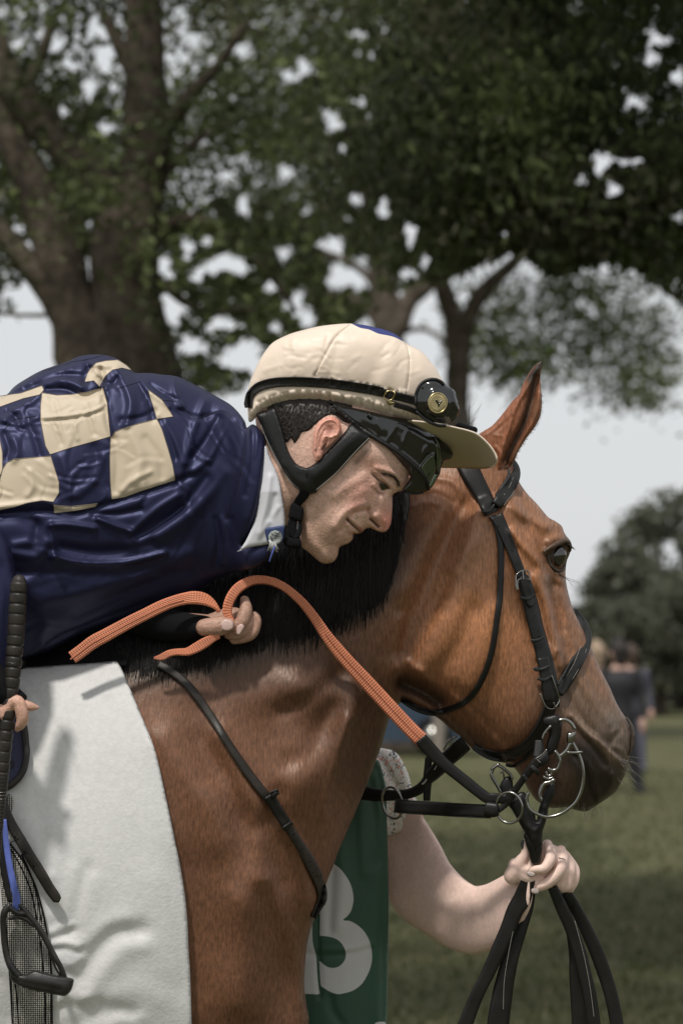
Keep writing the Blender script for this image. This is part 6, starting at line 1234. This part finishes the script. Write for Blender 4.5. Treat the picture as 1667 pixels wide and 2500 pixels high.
r = np.random.default_rng(9); n = 60000; cx = r.uniform(-75, 75, n); h = 4.2 + 1.6 * np.sin(cx * .31) + 1.2 * np.sin(cx * .83 + 1) + .5 * np.sin(cx * 2.1)
xa, xb, xc = at(1130, 1700, 86)[0], at(1500, 1700, 86)[0], at(1640, 1700, 86)[0]
h = np.where((cx > xa) & (cx < xb), 1.2, h); h = np.where((cx >= xb) & (cx < xc + 1), 2.5, h)
P = np.stack([cx, 89 + r.normal(0, 1.6, n) , h * np.sqrt(r.random(n))], 1); a = r.normal(0, 1, (n, 3)) * .15; b = r.normal(0, 1, (n, 3)) * .10
V = np.stack([P - a, P - b, P + a, P + b], 1).reshape(-1, 3); i = np.arange(n) * 4
g.add(V, np.concatenate([np.stack([i, i + 1, i + 2], 1), np.stack([i, i + 2, i + 3], 1)]).tolist(), c=np.repeat(np.array(CF) * .85 * r.uniform(.6, 1.4, (n, 1)), 4, 0), world=True)
tag(g.build('wood', M['leaf'], smooth=False), label='low green wood running along the far edge of the field', kind='stuff')
# ------------------------------------------------------------------ people far behind
def far_person(cx, feet, dist, label, top, legs, hairc, h=1.72, stride=.12, facing=0, arm=None, skin=(.45, .28, .22), grp=None):
    b = at(cx, feet, dist); b = np.array([b[0], b[1], 0.0]); o = empty('person', b, label, 'person', grp)
    def T(name, chains, m):
        g = Geo()
        for c in chains: tube(g, [(b[0] + x, b[1] + y, zz, rr) for x, y, zz, rr in c], step=.04, seg=10, world=True)
        return g.build(name, m, o)
    k = h / 1.72
    T('body', [[(0, 0, 1.40 * k, .055), (0, 0, 1.50 * k, .05), (0, 0, 1.56 * k, .085), (-.02, 0, 1.63 * k, .090), (-.02, 0, 1.66 * k, .06)], [(.27, -.05, .86 * k, .035), (.27, -.07, .78 * k, .04), (.27, -.06, .70 * k, .02)], [(-.27, -.05, .86 * k, .035), (-.27, -.07, .78 * k, .04), (-.27, -.06, .70 * k, .02)], [(0, 0, 1.0 * k, .1), (0, 0, 1.4 * k, .1)]], mat('far_skin', skin, rough=.6))
    T('jacket', [[(0, 0, .86 * k, .17), (0, 0, 1.05 * k, .165), (0, 0, 1.28 * k, .20), (0, 0, 1.40 * k, .12), (0, 0, 1.44 * k, .06)], [(.2, 0, 1.36 * k, .07), (.25, .02, 1.1 * k, .055), (.27, -.04, .86 * k, .045)], [(-.2, 0, 1.36 * k, .07), (-.25, .02, 1.1 * k, .055), (-.27, -.04, .86 * k, .045)]], mat('far_cloth', top, rough=.8))
    T('trousers', [[(.08, 0, .9 * k, .12), (.10 + stride * .3, 0, .5 * k, .09), (.10 + stride, 0, .06, .06), (.10 + stride, -.12, .04, .045)], [(-.08, 0, .9 * k, .12), (-.10 - stride * .3, 0, .5 * k, .09), (-.10 - stride, 0, .06, .06), (-.10 - stride, -.12, .04, .045)]], mat('far_legs', legs, rough=.8))
    T('hair', [[(.015, -.05, 1.53 * k, .07), (.02, -.03, 1.585 * k, .10), (.015, -.03, 1.65 * k, .108), (0, -.01, 1.71 * k, .08)]], mat('far_hair', hairc, rough=.7))
far_person(1510, 1940, 34, 'man in a dark suit with dark hair standing far behind the horse\'s nose', (.018, .018, .022), (.015, .015, .018), (.015, .011, .010), 1.74, .14)
far_person(1456, 1935, 35, 'fair haired person in a white top beside the man in the dark suit', (.50, .52, .60), (.05, .05, .07), (.30, .22, .15), 1.72, .05)
far_person(1540, 1880, 41, 'person in a dark grey top half hidden behind the man in the dark suit', (.06, .06, .08), (.10, .10, .14), (.05, .03, .02), 1.70, .05)
# ------------------------------------------------------------------ parked car and post behind the horse's throat
c0 = at(955, 1835, 48); car = empty('parked_car', (c0[0] - .6, c0[1], 0), 'dark blue car parked far behind the gap between horse\'s neck and jaw', 'car')
def prism(name, prof, y0, y1, m, x0, inset=0):
    g = Geo(); n = len(prof); cyc = c0[1]
    V = [(x0 + a, cyc + y0 + inset * (b > .95), b) for a, b in prof] + [(x0 + a, cyc + y1 - inset * (b > .95), b) for a, b in prof]
    g.add(V, [tuple(range(n)), tuple(range(n, 2 * n))[::-1]] + [(i, n + i, n + (i + 1) % n, (i + 1) % n) for i in range(n)], world=True); return g.build(name, m, car, smooth=False)
paint = mat('blue_car_paint', (.035, .055, .085), rough=.2, coat=.6); glass = mat('car_glass', (.10, .14, .18), rough=.05, spec=.9, coat=1)
X0 = c0[0] - 2.7
prism('body', [(0, .3), (.05, .62), (.25, .82), (1.0, .92), (1.35, .96), (3.3, .98), (3.9, .93), (4.15, .80), (4.2, .32), (3.9, .22), (.3, .22)], -.85, .85, paint, X0)
prism('cabin', [(1.15, .955), (1.75, 1.38), (2.1, 1.44), (3.0, 1.42), (3.45, .975)], -.80, .80, glass, X0, .10)
prism('roof', [(1.78, 1.40), (2.1, 1.46), (3.0, 1.44), (3.05, 1.40)], -.68, .68, paint, X0)
g = Geo()
for xw in (.85, 3.35):
    g = Geo(); tube(g, [(X0 + xw, c0[1] - .87, .31, .31), (X0 + xw, c0[1] - .66, .31, .31)], step=None, seg=24, world=True); wl = g.build('wheel', M['blackfab'], car)
    g = Geo(); tube(g, [(X0 + xw, c0[1] - 1.19, .31, .16), (X0 + xw, c0[1] - 1.1, .31, .18)], step=None, seg=20, world=True, caps=False); g.build('rim', M['steel'], wl)
p0 = at(1072, 1850, 44); g = Geo(); tube(g, [(p0[0], p0[1], 0, .10), (p0[0], p0[1], .6, .095), (p0[0], p0[1], 1.15, .09)], step=None, seg=12, world=True)
tag(g.build('post', mat('weathered_wood', (.22, .19, .16), rough=.9, noise=[(8, .3, 3)])), 'pale weathered wooden post standing beneath the horse\'s jaw in the distance', 'post')
